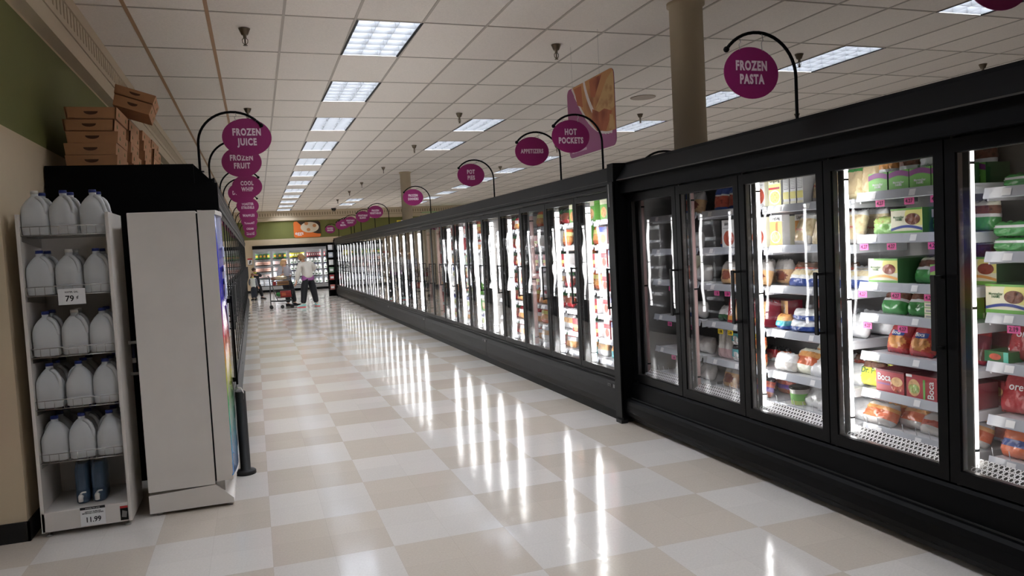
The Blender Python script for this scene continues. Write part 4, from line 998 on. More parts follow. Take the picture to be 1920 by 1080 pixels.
# far section goods, doors counted beyond the end panel
FAR = {0: [['green_box', 'green_box', 'pizza_box', 'pizza_box'], ['white_carton', 'pizza_box', 'white_carton', 'pizza_box'], ['pizza_box', 'white_carton', 'pizza_box', 'pizza_box'], ['pizza_box', 'pizza_box', 'nugget_bag', 'pizza_box'], ['pizza_box', 'white_carton', 'pizza_box', 'maroon_bag'], ['pizza_box', 'white_carton', 'pizza_box', 'pizza_box'], ['teal_bag', 'nugget_bag', 'orange_bag']],
       1: [['green_box', 'green_box', 'green_box'], ['orange_bag', 'green_box', 'orange_bag'], ['orange_bag', 'orange_bag', 'red_box'], ['orange_bag', 'orange_bag', 'orange_bag'], ['maroon_bag', 'red_box', 'red_box'], ['red_box', 'maroon_bag', 'red_box'], ['teal_bag', 'teal_bag', 'white_bag_s']],
       2: [['maroon_bag', 'maroon_bag', 'maroon_bag'], ['nugget_bag', 'white_carton', 'orange_bag'], ['red_box', 'maroon_bag', 'red_box'], ['maroon_bag', 'white_bag_s', 'maroon_bag'], ['maroon_bag', 'maroon_bag', 'maroon_bag'], ['white_bag_s', 'white_bag_s', 'white_bag_s'], ['nugget_bag', 'maroon_bag', 'nugget_bag']],
       3: [['red_box', 'red_box', 'orange_bag'], ['red_box', 'red_box', 'red_box'], ['red_box', 'red_box', 'red_box'], ['red_box', 'nugget_bag', 'red_box'], ['nugget_bag', 'orange_bag', 'nugget_bag'], ['nugget_bag', 'nugget_bag', 'orange_bag'], ['white_bag_s', 'nugget_bag', 'white_bag_s']]}
GEN = ['red_box', 'nugget_bag', 'orange_bag', 'maroon_bag', 'white_carton', 'white_bag_s', 'pizza_box', 'green_box']
for dn in range(10):
    rows = FAR.get(dn) or [[PR.choice(GEN) for _ in range(3)] for _ in range(7)]
    if dn in (4,): rows = [['white_bag_s', 'maroon_bag', 'nugget_bag'] for _ in range(7)]
    for j, row in enumerate(rows):
        n = len(row); y1 = YF0+(dn+1)*PITCH_-.0375
        stock('%s door beyond end panel' % ORD[dn], y1, XF+.205, FZ[j], [(k, .70*(i+.5)/n, .10+(.0 if 'bag' not in k else .0), .15 if 'bag' in k else 0) for i, k in enumerate(row)], SHN[j] if j < 6 else 'lowest shelf')

# ---------------------------------------------------------------- back wall cooler with milk
def back_cooler():
    x0 = .02; D = .752; n = 7; y0 = BY-.06
    r = empty('wall_cooler', (x0, y0, 0)); W = n*D
    SIL = mat('silver_frame', rgb(190, 192, 194), .3, metal=.7)
    b = MB(); b.box(-.05, W, -.02, .04, 1.97, 2.13, BLACK); b.box(-.05, W, .0, .04, 0, .11, BLACK); b.box(-.03, 0, -.01, .06, .11, 1.97, SIL)
    b.box(0, W, .50, .54, .1, 1.97, LINER); b.box(0, W, .04, .5, .1, .12, LINER); b.box(0, W, .04, .5, 1.95, 1.97, LINER)
    b.box(0, W, -.01, .04, .11, .22, SIL); b.box(0, W, -.01, .04, 1.9, 1.97, SIL); b.build('cooler_body', r)
    for k in range(n):
        def fr(b):
            b.box(0, .045, -.03, .01, .22, 1.9, SIL); b.box(D-.045, D, -.03, .01, .22, 1.9, SIL); b.box(.045, D-.045, -.03, .01, .22, .27, SIL); b.box(.045, D-.045, -.03, .01, 1.85, 1.9, SIL)
        d = inst('bdoor', 'glass_door', r, (k*D, 0, 0), fr)
        inst('bpane', 'glass_pane', d, (0, 0, 0), lambda b: b.box(.045, D-.045, -.012, -.007, .27, 1.85, GLASS))
        inst('bhandle', 'door_handle', d, (0, 0, 0), lambda b: b.tube([(D-.02, -.03, .9), (D-.02, -.06, .9), (D-.02, -.06, 1.2), (D-.02, -.03, 1.2)], .008, CHAR, 6))
        for z in (.30, .66, .95, 1.24, 1.53): inst('bshelf', 'shelf', r, (k*D, 0, z), lambda b: (b.box(.02, D-.02, .10, .48, -.015, 0, SHELFW), b.box(.02, D-.02, .085, .10, -.035, .005, CHAR)))
    tb = mat('cooler_tube', (1, 1, 1), .4, emit=TUBE_E*2.0)
    for k in range(n+1): inst('btube', 'tube_light', r, (k*D, .05, 0), lambda b: b.lathe([(.014, .3), (.014, 1.86)], tb, seg=10))
    tag(r, 'long silver-framed wall cooler of milk and eggs across the back wall', 'cooler')
    # goods
    def milk():
        b = MB(); b.lathe([(.068, 0), (.072, .01), (.072, .135), (.06, .17), (.03, .205), (.022, .215), (.022, .23)], mat('milk_white', rgb(244, 243, 238), .4), seg=14, sq=4)
        b.box(-.045, .045, -.0735, -.072, .03, .10, mat('milk_label', rgb(90, 110, 90), .5)); b.lathe([(.024, .23), (.024, .25)], mat('milk_cap', rgb(60, 90, 170), .5), seg=10)
        return b.build('milk_jug')
    def pack(name, w, h, c, c2):
        def f():
            b = MB(); b.box(-w/2, w/2, -.1, .1, 0, h, mat(name+'_a', rgb(*c), .5), .004); b.box(-w/2+.01, w/2-.01, -.102, -.1, h*.3, h*.75, mat(name+'_b', rgb(*c2), .5)); return b.build(name)
        return f
    G = {'m': (milk(), 'white milk jug', 'jug'), 'g': (pack('juice_bottle', .11, .21, (40, 130, 50), (220, 150, 60))(), 'green bottle', 'bottle'), 'y': (pack('yellow_bottle', .10, .21, (206, 196, 50), (240, 240, 200))(), 'yellow bottle', 'bottle'),
         'r': (pack('creamer_bottle', .06, .19, (150, 40, 50), (230, 220, 210))(), 'small dark creamer bottle', 'bottle'), 'e': (pack('egg_carton', .30, .075, (176, 110, 90), (220, 200, 190))(), 'brown egg carton', 'egg carton'),
         'w': (pack('white_egg_carton', .30, .075, (228, 224, 218), (200, 150, 150))(), 'white egg carton', 'egg carton'), 'c': (pack('white_case', .30, .13, (238, 240, 244), (205, 210, 218))(), 'white multipack', 'carton')}
    zs = (.30, .66, .95, 1.24, 1.53); rowname = ['lowest', 'fourth', 'third', 'second', 'top']
    lay = {0: ['cc', 'ww', 'ee', 'ee', 'gggg'], 1: ['cc', 'cc', 'ww', 'ww', 'ggg'], 2: ['mmmm', 'mmmm', 'mmmm', 'mmmm', 'yyyyyy'], 3: ['mmmm', 'mmmm', 'mmmm', 'mmmm', 'rrrrrrr'], 4: ['mmmm', 'mmmm', 'mmmm', 'mmmm', 'rrrrr'], 5: ['mmmm', 'mmmm', 'mmmm', 'mmmm', 'yyyy'], 6: ['mmmm', 'mmmm', 'mmmm', 'mmmm', 'yyyy']}
    for k in range(5):
        for j, s in enumerate(lay[k]):
            for i, ch in enumerate(s):
                src, nm, cat = G[ch]; n_ = len(s)
                for lv in range(2 if ch in 'ewc' else 1):
                    o = put(src, (x0+k*D+.05+(D-.1)*(i+.5)/n_, y0+.22, zs[j]+.001+lv*(.078 if ch in 'ew' else .132)))
                    lvn = ('' if ch not in 'ewc' else (' upper' if lv else ' lower'))
                    tag(o, '%s, back cooler %s door from left, %s shelf, %s%s' % (nm, ORD[k], rowname[j], ORD[i], lvn), cat, nm+'s in the back cooler')
back_cooler()

# ---------------------------------------------------------------- left foreground: water rack
rack = empty('water_rack', (-1.262, 5.0, 0))
RW, RD = .474, .46
b = MB()
b.prism([(0, .13), (RD, .13), (RD, 1.87), (0, 1.87)], 0, .018, WHITEM, 'x'); b.build('side_panel', rack)
b = MB(); b.prism([(0, .03), (RD, .03), (RD, 1.87), (0, 1.87)], RW-.018, RW, WHITEM, 'x'); b.build('side_panel', rack)
b = MB(); b.prism([(0, .03), (.02, .03), (.02, .13), (0, .13)], 0, .018, WHITEM, 'x'); b.box(.018, RW-.018, RD-.02, RD, .13, 1.80, WHITEM); b.build('back_panel', rack)
b = MB(); b.box(0, RW-.018, -.0, RD, .03, .145, WHITEM, .004); b.build('base_deck', rack)
for x, y in ((.03, .03), (RW-.03, .03), (.03, RD-.04), (RW-.03, RD-.04)):
    inst('rfoot', 'levelling_foot', rack, (x, y, 0), lambda b: b.lathe([(.018, 0), (.018, .008), (.006, .01), (.006, .032)], STEEL, seg=12))
RZ = (1.745, 1.40, 1.045, .742, .43)
for z in RZ:
    def ws(b):
        x0, x1 = .022, RW-.022
        for zz in (.0, .052): b.tube([(x0, .004, zz), (x1, .004, zz)], .0026, CHROME, 6)
        n = 9
        for i in range(n+1):
            x = x0+(x1-x0)*i/n; b.tube([(x, .004, .052), (x, .004, 0), (x, RD-.03, 0)], .002, CHROME, 6)
        for y in (.12, .24, .36): b.tube([(x0, y, -.004), (x1, y, -.004)], .0022, CHROME, 6)
        for x in (x0, x1): b.prism([(.02, -.03), (RD-.03, -.06), (RD-.03, 0), (.02, 0)], x-.002, x+.002, CHROME, 'x')
    inst('wshelf', 'wire_shelf', rack, (0, 0, z), ws)
b = MB(); b.box(RW-.062, RW-.02, -.0025, -.001, .04, .125, CHAR); b.box(RW-.062, RW-.02, -.003, -.0015, .112, .125, mat('sticker_red', rgb(190, 50, 50), .5)); b.poly([(RW-.055, -.0035, .06), (RW-.03, -.0035, .055), (RW-.024, -.0035, .09), (RW-.05, -.0035, .1)], LINERD); b.build('warning_sticker', rack)
tag(rack, 'narrow white rack of water jugs at far left, wire shelves', 'rack')
def jug_mat():
    m = bpy.data.materials.new('milky_plastic'); m.use_nodes = True; nt = m.node_tree; b = nt.nodes['Principled BSDF']
    b.inputs['Base Color'].default_value = (*rgb(224, 226, 226), 1); b.inputs['Roughness'].default_value = .32
    b.inputs['Transmission Weight'].default_value = .25; b.inputs['IOR'].default_value = 1.2
    b.inputs['Subsurface Weight'].default_value = .15; b.inputs['Subsurface Radius'].default_value = (.03, .03, .03)
    return m
JM = jug_mat(); CAPB = mat('cap_blue', rgb(32, 48, 120), .4); CAPW = mat('cap_white', rgb(225, 222, 215), .4)
def make_jug(cap):
    r = empty('water_jug'); b = MB(); seg = 24
    def ring(z, cx, rx, ry, q):
        vs = []
        for k in range(seg):
            a = 2*PI*k/seg; ca, sa = math.cos(a), math.sin(a); g = (abs(ca)**q+abs(sa)**q)**(-1/q)
            vs.append(b.bm.verts.new((cx+rx*ca*g, ry*sa*g, z)))
        return vs
    prof = [(0, 0, .062, .062, 5), (.006, 0, .070, .070, 5), (.05, 0, .0715, .0715, 5), (.055, 0, .069, .069, 5), (.06, 0, .0715, .0715, 5), (.125, 0, .0715, .0715, 5), (.142, -.002, .069, .070, 4.5), (.162, -.005, .063, .067, 4),
            (.185, -.006, .052, .056, 3.2), (.205, -.005, .040, .043, 2.6), (.222, -.002, .027, .029, 2.1), (.23, 0, .0195, .0195, 2), (.245, 0, .0195, .0195, 2)]
    R = [ring(*p) for p in prof]
    for A, B in zip(R, R[1:]):
        for k in range(seg): b.face([A[k], A[(k+1) % seg], B[(k+1) % seg], B[k]], JM, True)
    b.face(R[0][::-1], JM); b.face(R[-1], JM)
    b.tube([(.012, -.02, .222), (.030, -.028, .214), (.045, -.036, .198), (.056, -.044, .174), (.061, -.05, .150), (.060, -.05, .122)], [.013, .013, .0125, .0125, .0125, .014], JM, 10)
    b.lathe([(.026, .222), (.0265, .226), (.022, .228)], JM, seg=20)
    b.build('jug_body', r)
    c = MB(); c.lathe([(.0205, 0), (.0205, .016), (.0185, .018)], cap, seg=20); c.lathe([(.022, 0), (.022, .004)], cap, seg=20); c.build('cap', r, (0, 0, .245))
    return r
JB = make_jug(CAPB); JW = make_jug(CAPW)
rows = ['wbb', 'bwb', 'bwb', 'bbb', 'bbb']
shn = ['top shelf', 'second shelf', 'third shelf', 'fourth shelf']
zz = [1.75, 1.405, 1.05, .747, .435]
names3 = ['left', 'middle', 'right']
lv = [(1.75, 'wbb', 'topmost shelf'), (1.405, 'bwb', 'second shelf'), (1.05, 'bwb', 'third shelf'), (.747, 'bbb', 'fourth shelf'), (.435, 'bbb', 'lowest wire shelf')]
JR = random.Random(3)
for z, row, sn in lv:
    for c in range(3):
        for dpt in range(3 if z < .8 else 2):
            if z < 1.5 and z > 1 and c == 1 and dpt == 1: k = JW
            else: k = JW if (row[c] == 'w' and dpt == 0) else JB
            x = -1.262+.09+c*.147+JR.uniform(-.004, .004)+(.0 if dpt == 0 else JR.uniform(-.0, .004)); y = 5.0+.085+dpt*.148-(.0)
            a = JR.uniform(-.25, .25)
            if row[c] != 'w' and c == 2 and z > 1.2: a += .0
            flip = PI if (z < .5 and c == 0) or (z == .747 and c == 1) or (z < .5 and c == 2) else 0
            o = put(k, (x, y, z), (0, 0, a*.5+flip), (.985, .9, .98))
            tag(o, '%s-capped plastic water jug on %s, %s column, %s' % ('white' if k is JW else 'blue', sn, names3[c], ['at the front', 'behind the front jug', 'at the very back'][dpt]), 'water jug', 'water jugs on the white rack')
# two slim dispensers with taps
def slim():
    r = empty('beverage_dispenser'); bl = mat('blue_tint', rgb(96, 122, 150), .12, trans=.55); b = MB()
    b.lathe([(.036, 0), (.04, .012), (.04, .07), (.0375, .078), (.04, .086), (.04, .20), (.034, .228), (.034, .236)], bl, seg=24, sq=3.2, sy=2.6); b.build('tank', r)
    c = MB(); c.lathe([(.03, .236), (.03, .252)], CAPW, seg=20); c.build('lid', r)
    t = MB(); t.tube([(0, -.104, .045), (0, -.13, .045)], .011, CAPW, 12); t.lathe([(.013, -.012), (.014, .018), (.008, .03)], CAPW, (0, -.135, .035), 14); t.tube([(0, -.135, .068), (.012, -.14, .078), (.032, -.146, .08)], .005, CAPW, 8); t.build('tap', r)
    return r
SL = slim()
for i, x in enumerate((-1.062, -.975)):
    tag(put(SL, (x, 5.19, .146)), 'slim blue beverage dispenser with white tap at rack bottom, %s one' % ('left', 'right')[i], 'dispenser', 'slim dispensers at the rack bottom')
b = MB(); b.box(-.07, .07, -.001, .001, -.046, .046, WHITE); b.text('WATER, GAL.', INK, .013, (0, -.0015, .026), bold=.02, xs=.9); b.text('79', INK, .046, (-.012, -.0015, -.012), bold=.02); b.text('¢', INK, .026, (.028, -.0015, -.004), bold=.02)
tag(b.build('price_card', loc=(-1.007, 4.990, 1.388)), 'white price card reading 79 cents on the rack of water jugs', 'price card')
b = MB(); b.box(-.066, .066, -.001, .001, -.055, .055, WHITE); b.box(-.066, .066, -.0016, -.001, .04, .055, INK); b.text('everyday low price', WHITE, .010, (0, -.002, .0475)); b.text('ARROW SLIMLINE\nBEVERAGE CONTAINER', INK, .0105, (0, -.0016, .022), bold=.02); b.text('11.99', INK, .042, (0, -.0016, -.022), bold=.02, xs=.9)
tag(b.build('price_card', loc=(-.992, 4.990, .095)), 'white price card reading 11.99 on the base of the rack', 'price card')

# ---------------------------------------------------------------- white display cooler with curved colourful front
cool = empty('drinks_cooler', (-.705, 5.1, 0)); CL = .66
b = MB(); b.box(0, .385, 0, CL, .15, 1.865, WHITEM, .004)
b.prism([(.0, .02), (.49, .02), (.487, .05), (.385, .148), (.0, .13)], 0, CL, WHITEM); b.build('cabinet_body', cool)
b = MB(); b.prism([(.384, .17), (.395, .17), (.395, 1.85), (.384, 1.85)], .004, CL-.004, CHAR); b.build('door_gasket', cool)
def bow(o, y0=.004, y1=CL-.02, n=14): return [(.492+o+.026*math.sin(PI*k/n), y0+(y1-y0)*k/n) for k in range(n+1)]
b = MB(); b.prism([(.395, .165), (.460, .172), (.484, .188), (.492, .215), (.492, 1.862), (.395, 1.868)], -.004, .004, WHITEM)
for za, zb, o_ in ((1.84, 1.866, .006), (.168, .190, .0)): b.prism([(.395, CL-.02), (.395, .0)]+bow(o_, .0), za, zb, WHITEM, 'z')
b.box(.395, .43, .004, CL-.01, .17, 1.84, LINER); b.build('door_frame', cool)
def banner_mat():
    m = bpy.data.materials.new('drink_graphic'); m.use_nodes = True; nt = m.node_tree; b = nt.nodes['Principled BSDF']; b.inputs['Roughness'].default_value = .15
    tc = nt.nodes.new('ShaderNodeTexCoord'); sx = nt.nodes.new('ShaderNodeSeparateXYZ'); nt.links.new(tc.outputs['Object'], sx.inputs[0])
    mr = nt.nodes.new('ShaderNodeMapRange'); mr.inputs['From Min'].default_value = .1; mr.inputs['From Max'].default_value = 1.9; nt.links.new(sx.outputs['Z'], mr.inputs['Value'])
    r = nt.nodes.new('ShaderNodeValToRGB'); nt.links.new(mr.outputs[0], r.inputs['Fac']); nt.links.new(r.outputs[0], b.inputs['Base Color'])
    st = [(0, (30, 90, 190)), (.12, (60, 160, 235)), (.22, (70, 190, 190)), (.32, (80, 190, 90)), (.40, (235, 225, 60)), (.48, (240, 150, 40)), (.54, (225, 50, 50)), (.60, (150, 40, 120)), (.67, (70, 60, 190)), (.85, (40, 50, 170)), (1, (20, 24, 96))]
    cr = r.color_ramp
    cr.elements[0].position = 0; cr.elements[0].color = (*rgb(*st[0][1]), 1); cr.elements[1].position = 1; cr.elements[1].color = (*rgb(*st[-1][1]), 1)
    for p, c in st[1:-1]:
        e = cr.elements.new(p); e.color = (*rgb(*c), 1)
    return m
b = MB(); bm_ = banner_mat()
b.prism(bow(-.014)[::-1]+bow(0), .19, 1.84, bm_, 'z', True); gp = b.build('graphic_panel', cool)
t = MB(); gw = mat('graphic_white', rgb(214, 226, 250), .4)
t.text('fruity', gw, .15, (.5195, .32, 1.62), ux=(0, 1, 0), xs=.9)
t.text('FA', gw, .30, (.520, .32, 1.40), ux=(0, 1, 0), bold=.02, xs=1.1); t.text('V', gw, .30, (.520, .32, 1.14), ux=(0, 1, 0), bold=.02, xs=1.4)
t.text('The\nm', INK, .16, (.520, .32, .62), ux=(0, 1, 0), bold=.02); t.build('lettering', gp)
b = MB(); b.box(.535, .550, .42, .45, .70, 1.31, BLACK, .003); b.box(.505, .54, .425, .445, .72, .75, BLACK); b.box(.505, .54, .425, .445, 1.26, 1.29, BLACK); b.build('door_handle', cool)
b = MB(); b.box(.39, .44, .02, .6, .10, .17, STEEL); b.build('kick_plate', cool)
for x, y in ((.05, .04), (.46, .04), (.05, CL-.05), (.46, CL-.05)):
    inst('cfoot', 'levelling_foot', cool, (x, y, 0), lambda b: b.lathe([(.02, 0), (.02, .01), (.007, .012), (.007, .04)], STEEL, seg=12))
tag(cool, 'tall white drinks cooler seen side-on with curved rainbow front', 'cooler')
b = MB(); b.lathe([(.072, 0), (.072, .022), (.062, .03), (.036, .034), (.036, .60), (.032, .604)], RUBBER, seg=28)
tag(b.build('bollard', loc=(-.155, 5.82, 0)), 'short black round post standing beside the white drinks cooler', 'post')
b = MB(); pts = [(.0, .0), (.03, .02), (.05, .015), (.065, -.02), (.06, -.06)]
for i in range(len(pts)-1):
    (x, z), (x2, z2) = pts[i], pts[i+1]; b.prism([(x, z), (x2, z2), (x2, z2+.003), (x, z+.003)], 0, .06, STEEL)
tag(b.build('metal_clip', loc=(-.19, 5.50, .655)), 'small curled metal clip on the lower front of drinks cooler', 'clip')
# pipes between rack and cooler
b = MB(); wp = mat('pvc_white', rgb(205, 202, 196), .4)
for z in (1.06, .86): b.tube([(0, 0, z), (.035, 0, z)], .010, wp, 10); b.sphere((-.004, 0, z), .014, wp)
b.tube([(.015, .004, 1.05), (.015, .004, .87)], .007, mat('pipe_blue', rgb(40, 46, 80), .4), 8); b.lathe([(.012, .93), (.012, .96)], wp, (.015, .004, 0), 10)
tag(b.build('water_pipe', loc=(-.778, 5.36, 0)), 'small white pipe fitting between the water rack and cooler', 'pipe')

# ---------------------------------------------------------------- cardboard trays on top of the left row
def make_tray(h=.082):
    b = MB(); W, L = .335, .49; fl = .02
    b.prism([(-W/2+.008, 0), (W/2-.008, 0), (W/2, h), (W/2-.012, h), (W/2-.02, .006), (-W/2+.02, .006), (-W/2+.012, h), (-W/2, h)], 0, L, CARD)
    for y in (0, L-.006):
        b.prism([(-W/2+.01, .002), (W/2-.01, .002), (W/2-.002, h), (-W/2+.002, h)], y, y+.006, CARD)
    b.prism([(-.045+.045*(1-math.cos(PI*k/12)), h*.62-.022*math.sin(PI*k/12)) for k in range(13)]+[(.045, h*.64), (-.045, h*.64)], -.0012, 0, CARDD)
    for y in (.10, .38): b.prism([(y-.012, .03), (y+.012, .03), (y+.008, .05), (y, .058), (y-.008, .05)], W/2-.004, W/2-.001, mat('stamp_green', rgb(120, 130, 80), .8), 'x')
    return b.build('cardboard_tray')
TR = make_tray(); TRR = random.Random(4)
for s, (y, xr, n) in enumerate(((6.12, -.865, 5), (6.64, -.845, 5), (7.16, -.815, 5), (7.68, -.795, 5))):
    for k in range(n):
        o = put(TR, (xr-.168+TRR.uniform(-.012, .008)+(.02 if k == 4 and s == 0 else 0), y+TRR.uniform(0, .02), 2.263+k*.0845), (0, 0, TRR.uniform(-.02, .02)))
        tag(o, 'brown cardboard tray, %s from the bottom of the %s stack from the front' % (ORD[k], ORD[s]), 'cardboard tray', 'cardboard trays on the left row')
o = put(TR, (-.81, 6.50, 2.735), (-.05, .30, .04), (.8, .8, 1.0)); tag(o, 'cardboard tray tipped askew, lower of the two on the stacks', 'cardboard tray', 'cardboard trays on the left row')
o = put(TR, (-.785, 6.50, 2.822), (-.05, .30, .04), (.86, .8, .8)); tag(o, 'cardboard tray tipped askew, topmost of all trays', 'cardboard tray', 'cardboard trays on the left row')
# ---------------------------------------------------------------- people
def skin_obj(name, J, edges, m, parent, sub=2, root=None, region=None):
    """J: {joint: ((x,y,z), r) or ((x,y,z),(rx,ry))}; one continuous skinned surface"""
    keys = list(J); me = bpy.data.meshes.new(name)
    me.from_pydata([J[k][0] for k in keys], [(keys.index(a), keys.index(b)) for a, b in edges], [])
    o = bpy.data.objects.new(name, me); C.objects.link(o)
    sk = o.modifiers.new('skin', 'SKIN'); sk.use_smooth_shade = True; sk.branch_smoothing = .6
    for i, k in enumerate(keys):
        r = J[k][1]; r = r if isinstance(r, tuple) else (r, r)
        me.skin_vertices[0].data[i].radius = r; me.skin_vertices[0].data[i].use_root = (k == (root or keys[0]))
    ss = o.modifiers.new('sub', 'SUBSURF'); ss.levels = sub; ss.render_levels = sub
    dg = bpy.context.evaluated_depsgraph_get(); nm = bpy.data.meshes.new_from_object(o.evaluated_get(dg))
    o.modifiers.clear(); o.data = nm; nm.name = name
    nm.materials.clear(); nm.materials.append(m)
    for p in nm.polygons: p.use_smooth = True
    o.parent = parent; return o
SKINM = mat('skin', rgb(206, 158, 132), .55)
def lerp(a, b, t): return tuple(a[i]+(b[i]-a[i])*t for i in range(3))
def hand_chain(J, E, side, wrist, d, spread, curl, s=1.0):
    """palm plus five unequal bent fingers; d = finger direction, spread = across-palm direction, curl = bend direction"""
    W = Vector(wrist); d = Vector(d).normalized(); sp = Vector(spread).normalized(); cu = Vector(curl).normalized()
    palm = W+d*.045*s; J['palm'+side] = (tuple(palm), (.024*s, .014*s)); E.append(('wr'+side, 'palm'+side))
    for i, (off, L) in enumerate(((-.028, .062), (-.010, .074), (.009, .070), (.027, .055))):
        k = palm+d*.035*s+sp*off*s; a = k+d*L*.5*s+cu*.010*s; t = a+d*L*.32*s+cu*.022*s
        J['k%d%s' % (i, side)] = (tuple(k), .0095*s); J['m%d%s' % (i, side)] = (tuple(a), .0085*s); J['t%d%s' % (i, side)] = (tuple(t), .007*s)
        E += [('palm'+side, 'k%d%s' % (i, side)), ('k%d%s' % (i, side), 'm%d%s' % (i, side)), ('m%d%s' % (i, side), 't%d%s' % (i, side))]
    a = W+d*.035*s-sp*.030*s; t = a+d*.035*s-sp*.016*s+cu*.006*s
    J['th'+side] = (tuple(a), .011*s); J['tt'+side] = (tuple(t), .009*s); E += [('palm'+side, 'th'+side), ('th'+side, 'tt'+side)]
def person(loc, q, cols, label, hair, s=1.0, bulk=1.2):
    """q: joint positions (relative to loc). face = direction looked at"""
    r = empty('person', loc)
    J = {}; E = []
    def add(k, p, rad): J[k] = (tuple(p), rad)
    f = Vector(q['face']).normalized()
    pel, ch, nk, hd = q['pelvis'], q['chest'], q['neck'], q['head']
    add('pelvis', pel, (.135*s, .10*s)); add('waist', lerp(pel, ch, .5), (.115*s, .088*s)); add('chest', ch, (.135*s, .095*s))
    add('neck', nk, .05*s); add('chin', lerp(nk, hd, .45), (.056*s, .06*s)); add('head', hd, (.076*s, .088*s)); top = Vector(hd)+(Vector(hd)-Vector(nk)).normalized()*.07*s; add('crown', top, (.062*s, .072*s))
    E += [('pelvis', 'waist'), ('waist', 'chest'), ('chest', 'neck'), ('neck', 'chin'), ('chin', 'head'), ('head', 'crown')]
    for sd in 'LR':
        sh, el, wr = q['sh'+sd], q['el'+sd], q['wr'+sd]; hp, kn, an = q['hp'+sd], q['kn'+sd], q['an'+sd]
        add('sh'+sd, sh, .055*s); add('el'+sd, el, .040*s); add('wr'+sd, wr, .026*s)
        E += [('chest', 'sh'+sd), ('sh'+sd, 'el'+sd), ('el'+sd, 'wr'+sd)]
        add('hp'+sd, hp, .085*s); add('kn'+sd, kn, .056*s); add('cf'+sd, lerp(kn, an, .35), .050*s); add('an'+sd, an, .034*s)
        E += [('pelvis', 'hp'+sd), ('hp'+sd, 'kn'+sd), ('kn'+sd, 'cf'+sd), ('cf'+sd, 'an'+sd)]
        td = Vector(q['toe'+sd]).normalized(); toe = Vector((an[0], an[1], .035*s))+td*.13*s; add('toe'+sd, toe, (.034*s, .022*s)); E.append(('an'+sd, 'toe'+sd))
        d = (Vector(wr)-Vector(el)).normalized(); hand_chain(J, E, sd, wr, q.get('hd'+sd, d), f.cross(d) if abs(f.dot(d)) < .9 else Vector((0, 0, 1)), f, s)
    body = skin_obj('body', J, E, SKINM, r, 2)
    # face: nose, eyes, mouth, ears on the head
    up_ = (Vector(hd)-Vector(nk)).normalized(); fx = (f-up_*f.dot(up_)).normalized(); rx = fx.cross(up_); H = Vector(hd)
    b = MB(); dk = mat('eye_dark', rgb(40, 28, 22), .3); lp = mat('lips', rgb(168, 96, 88), .5)
    b.sphere(tuple(H+fx*.088*s-up_*.012*s), .013*s, SKINM, 8, 6, (1, 1, 1.5))
    for e in (-1, 1):
        b.sphere(tuple(H+fx*.076*s+rx*.032*s*e+up_*.012*s), .011*s, dk, 8, 6); b.sphere(tuple(H+rx*.078*s*e-up_*.01*s), .02*s, SKINM, 8, 6, (.5, 1, 1.4))
    b.sphere(tuple(H+fx*.078*s-up_*.045*s), .016*s, lp, 8, 6, (1, .7, .4)); fo = b.build('face', body)
    hair(r, H, fx, rx, up_, s)
    bs = s; s = s*bulk
    # jacket / sweater follows torso and arms
    T = {}; ET = []
    hem = lerp(pel, ch, cols.get('hem', -.12))
    T['chest'] = (tuple(ch), (.158*s, .122*s)); T['waist'] = (lerp(pel, ch, .45), (.148*s, .118*s)); T['hem'] = (tuple(hem), (.172*s, .14*s)); T['col'] = (lerp(ch, nk, .78), (.075*s, .07*s))
    ET += [('chest', 'waist'), ('waist', 'hem'), ('chest', 'col')]
    for sd in 'LR':
        T['sh'+sd] = (q['sh'+sd], .074*s); T['el'+sd] = (q['el'+sd], .058*s); T['cu'+sd] = (lerp(q['el'+sd], q['wr'+sd], .92), .042*s)
        ET += [('chest', 'sh'+sd), ('sh'+sd, 'el'+sd), ('el'+sd, 'cu'+sd)]
    top_ = skin_obj('jacket' if 'jacket' in cols else 'sweater', T, ET, cols['top'], r, 2, 'chest')
    if 'sleeve' in cols:
        top_.data.materials.append(cols['sleeve']); c0 = Vector(ch)
        for p in top_.data.polygons:
            c = p.center; dmin = min((c-(Vector(q['sh'+sd])+(Vector(q[b_+sd])-Vector(q['sh'+sd]))*t)).length for sd in 'LR' for b_ in ('el',) for t in (.3, .7, 1))
            dw = min((c-Vector(lerp(q['el'+sd], q['wr'+sd], t))).length for sd in 'LR' for t in (.2, .5, .8))
            if min(dmin, dw) < .085*s and (c-c0).length > .12*s: p.material_index = 1
    if 'under' in cols:
        U_2 = {'a': (lerp(pel, ch, .15), (.15*s, .118*s)), 'b': (lerp(pel, ch, cols.get('uhem', -.42)), (.178*s, .145*s))}; b = MB(); c_ = pel; b.lathe([(.175, .06), (.185, .0), (.192, -.06), (.188, -.085), (.17, -.085)], cols['under'], (c_[0], c_[1], c_[2]), 24, sx=1.0, sy=.80, cap=False); b.build('shirt', r)
    if 'collar' in cols:
        b = MB(); b.lathe([(.06*s, -.02), (.056*s, .015)], cols['collar'], (0, 0, 0), 16, cap=False); cc = b.build('collar', top_); cc.location = lerp(ch, nk, .92)
    Q = {}; EQ = []
    Q['pelvis'] = (tuple(pel), (.148*s, .115*s)); Q['belt'] = (lerp(pel, ch, .25), (.13*s, .105*s)); EQ.append(('pelvis', 'belt'))
    for sd in 'LR':
        Q['hp'+sd] = (q['hp'+sd], .104*s); Q['kn'+sd] = (q['kn'+sd], .074*s); Q['an'+sd] = (lerp(q['kn'+sd], q['an'+sd], .96), .058*s)
        EQ += [('pelvis', 'hp'+sd), ('hp'+sd, 'kn'+sd), ('kn'+sd, 'an'+sd)]
    skin_obj('trousers', Q, EQ, cols['legs'], r, 2, 'pelvis')
    s = bs*1.05
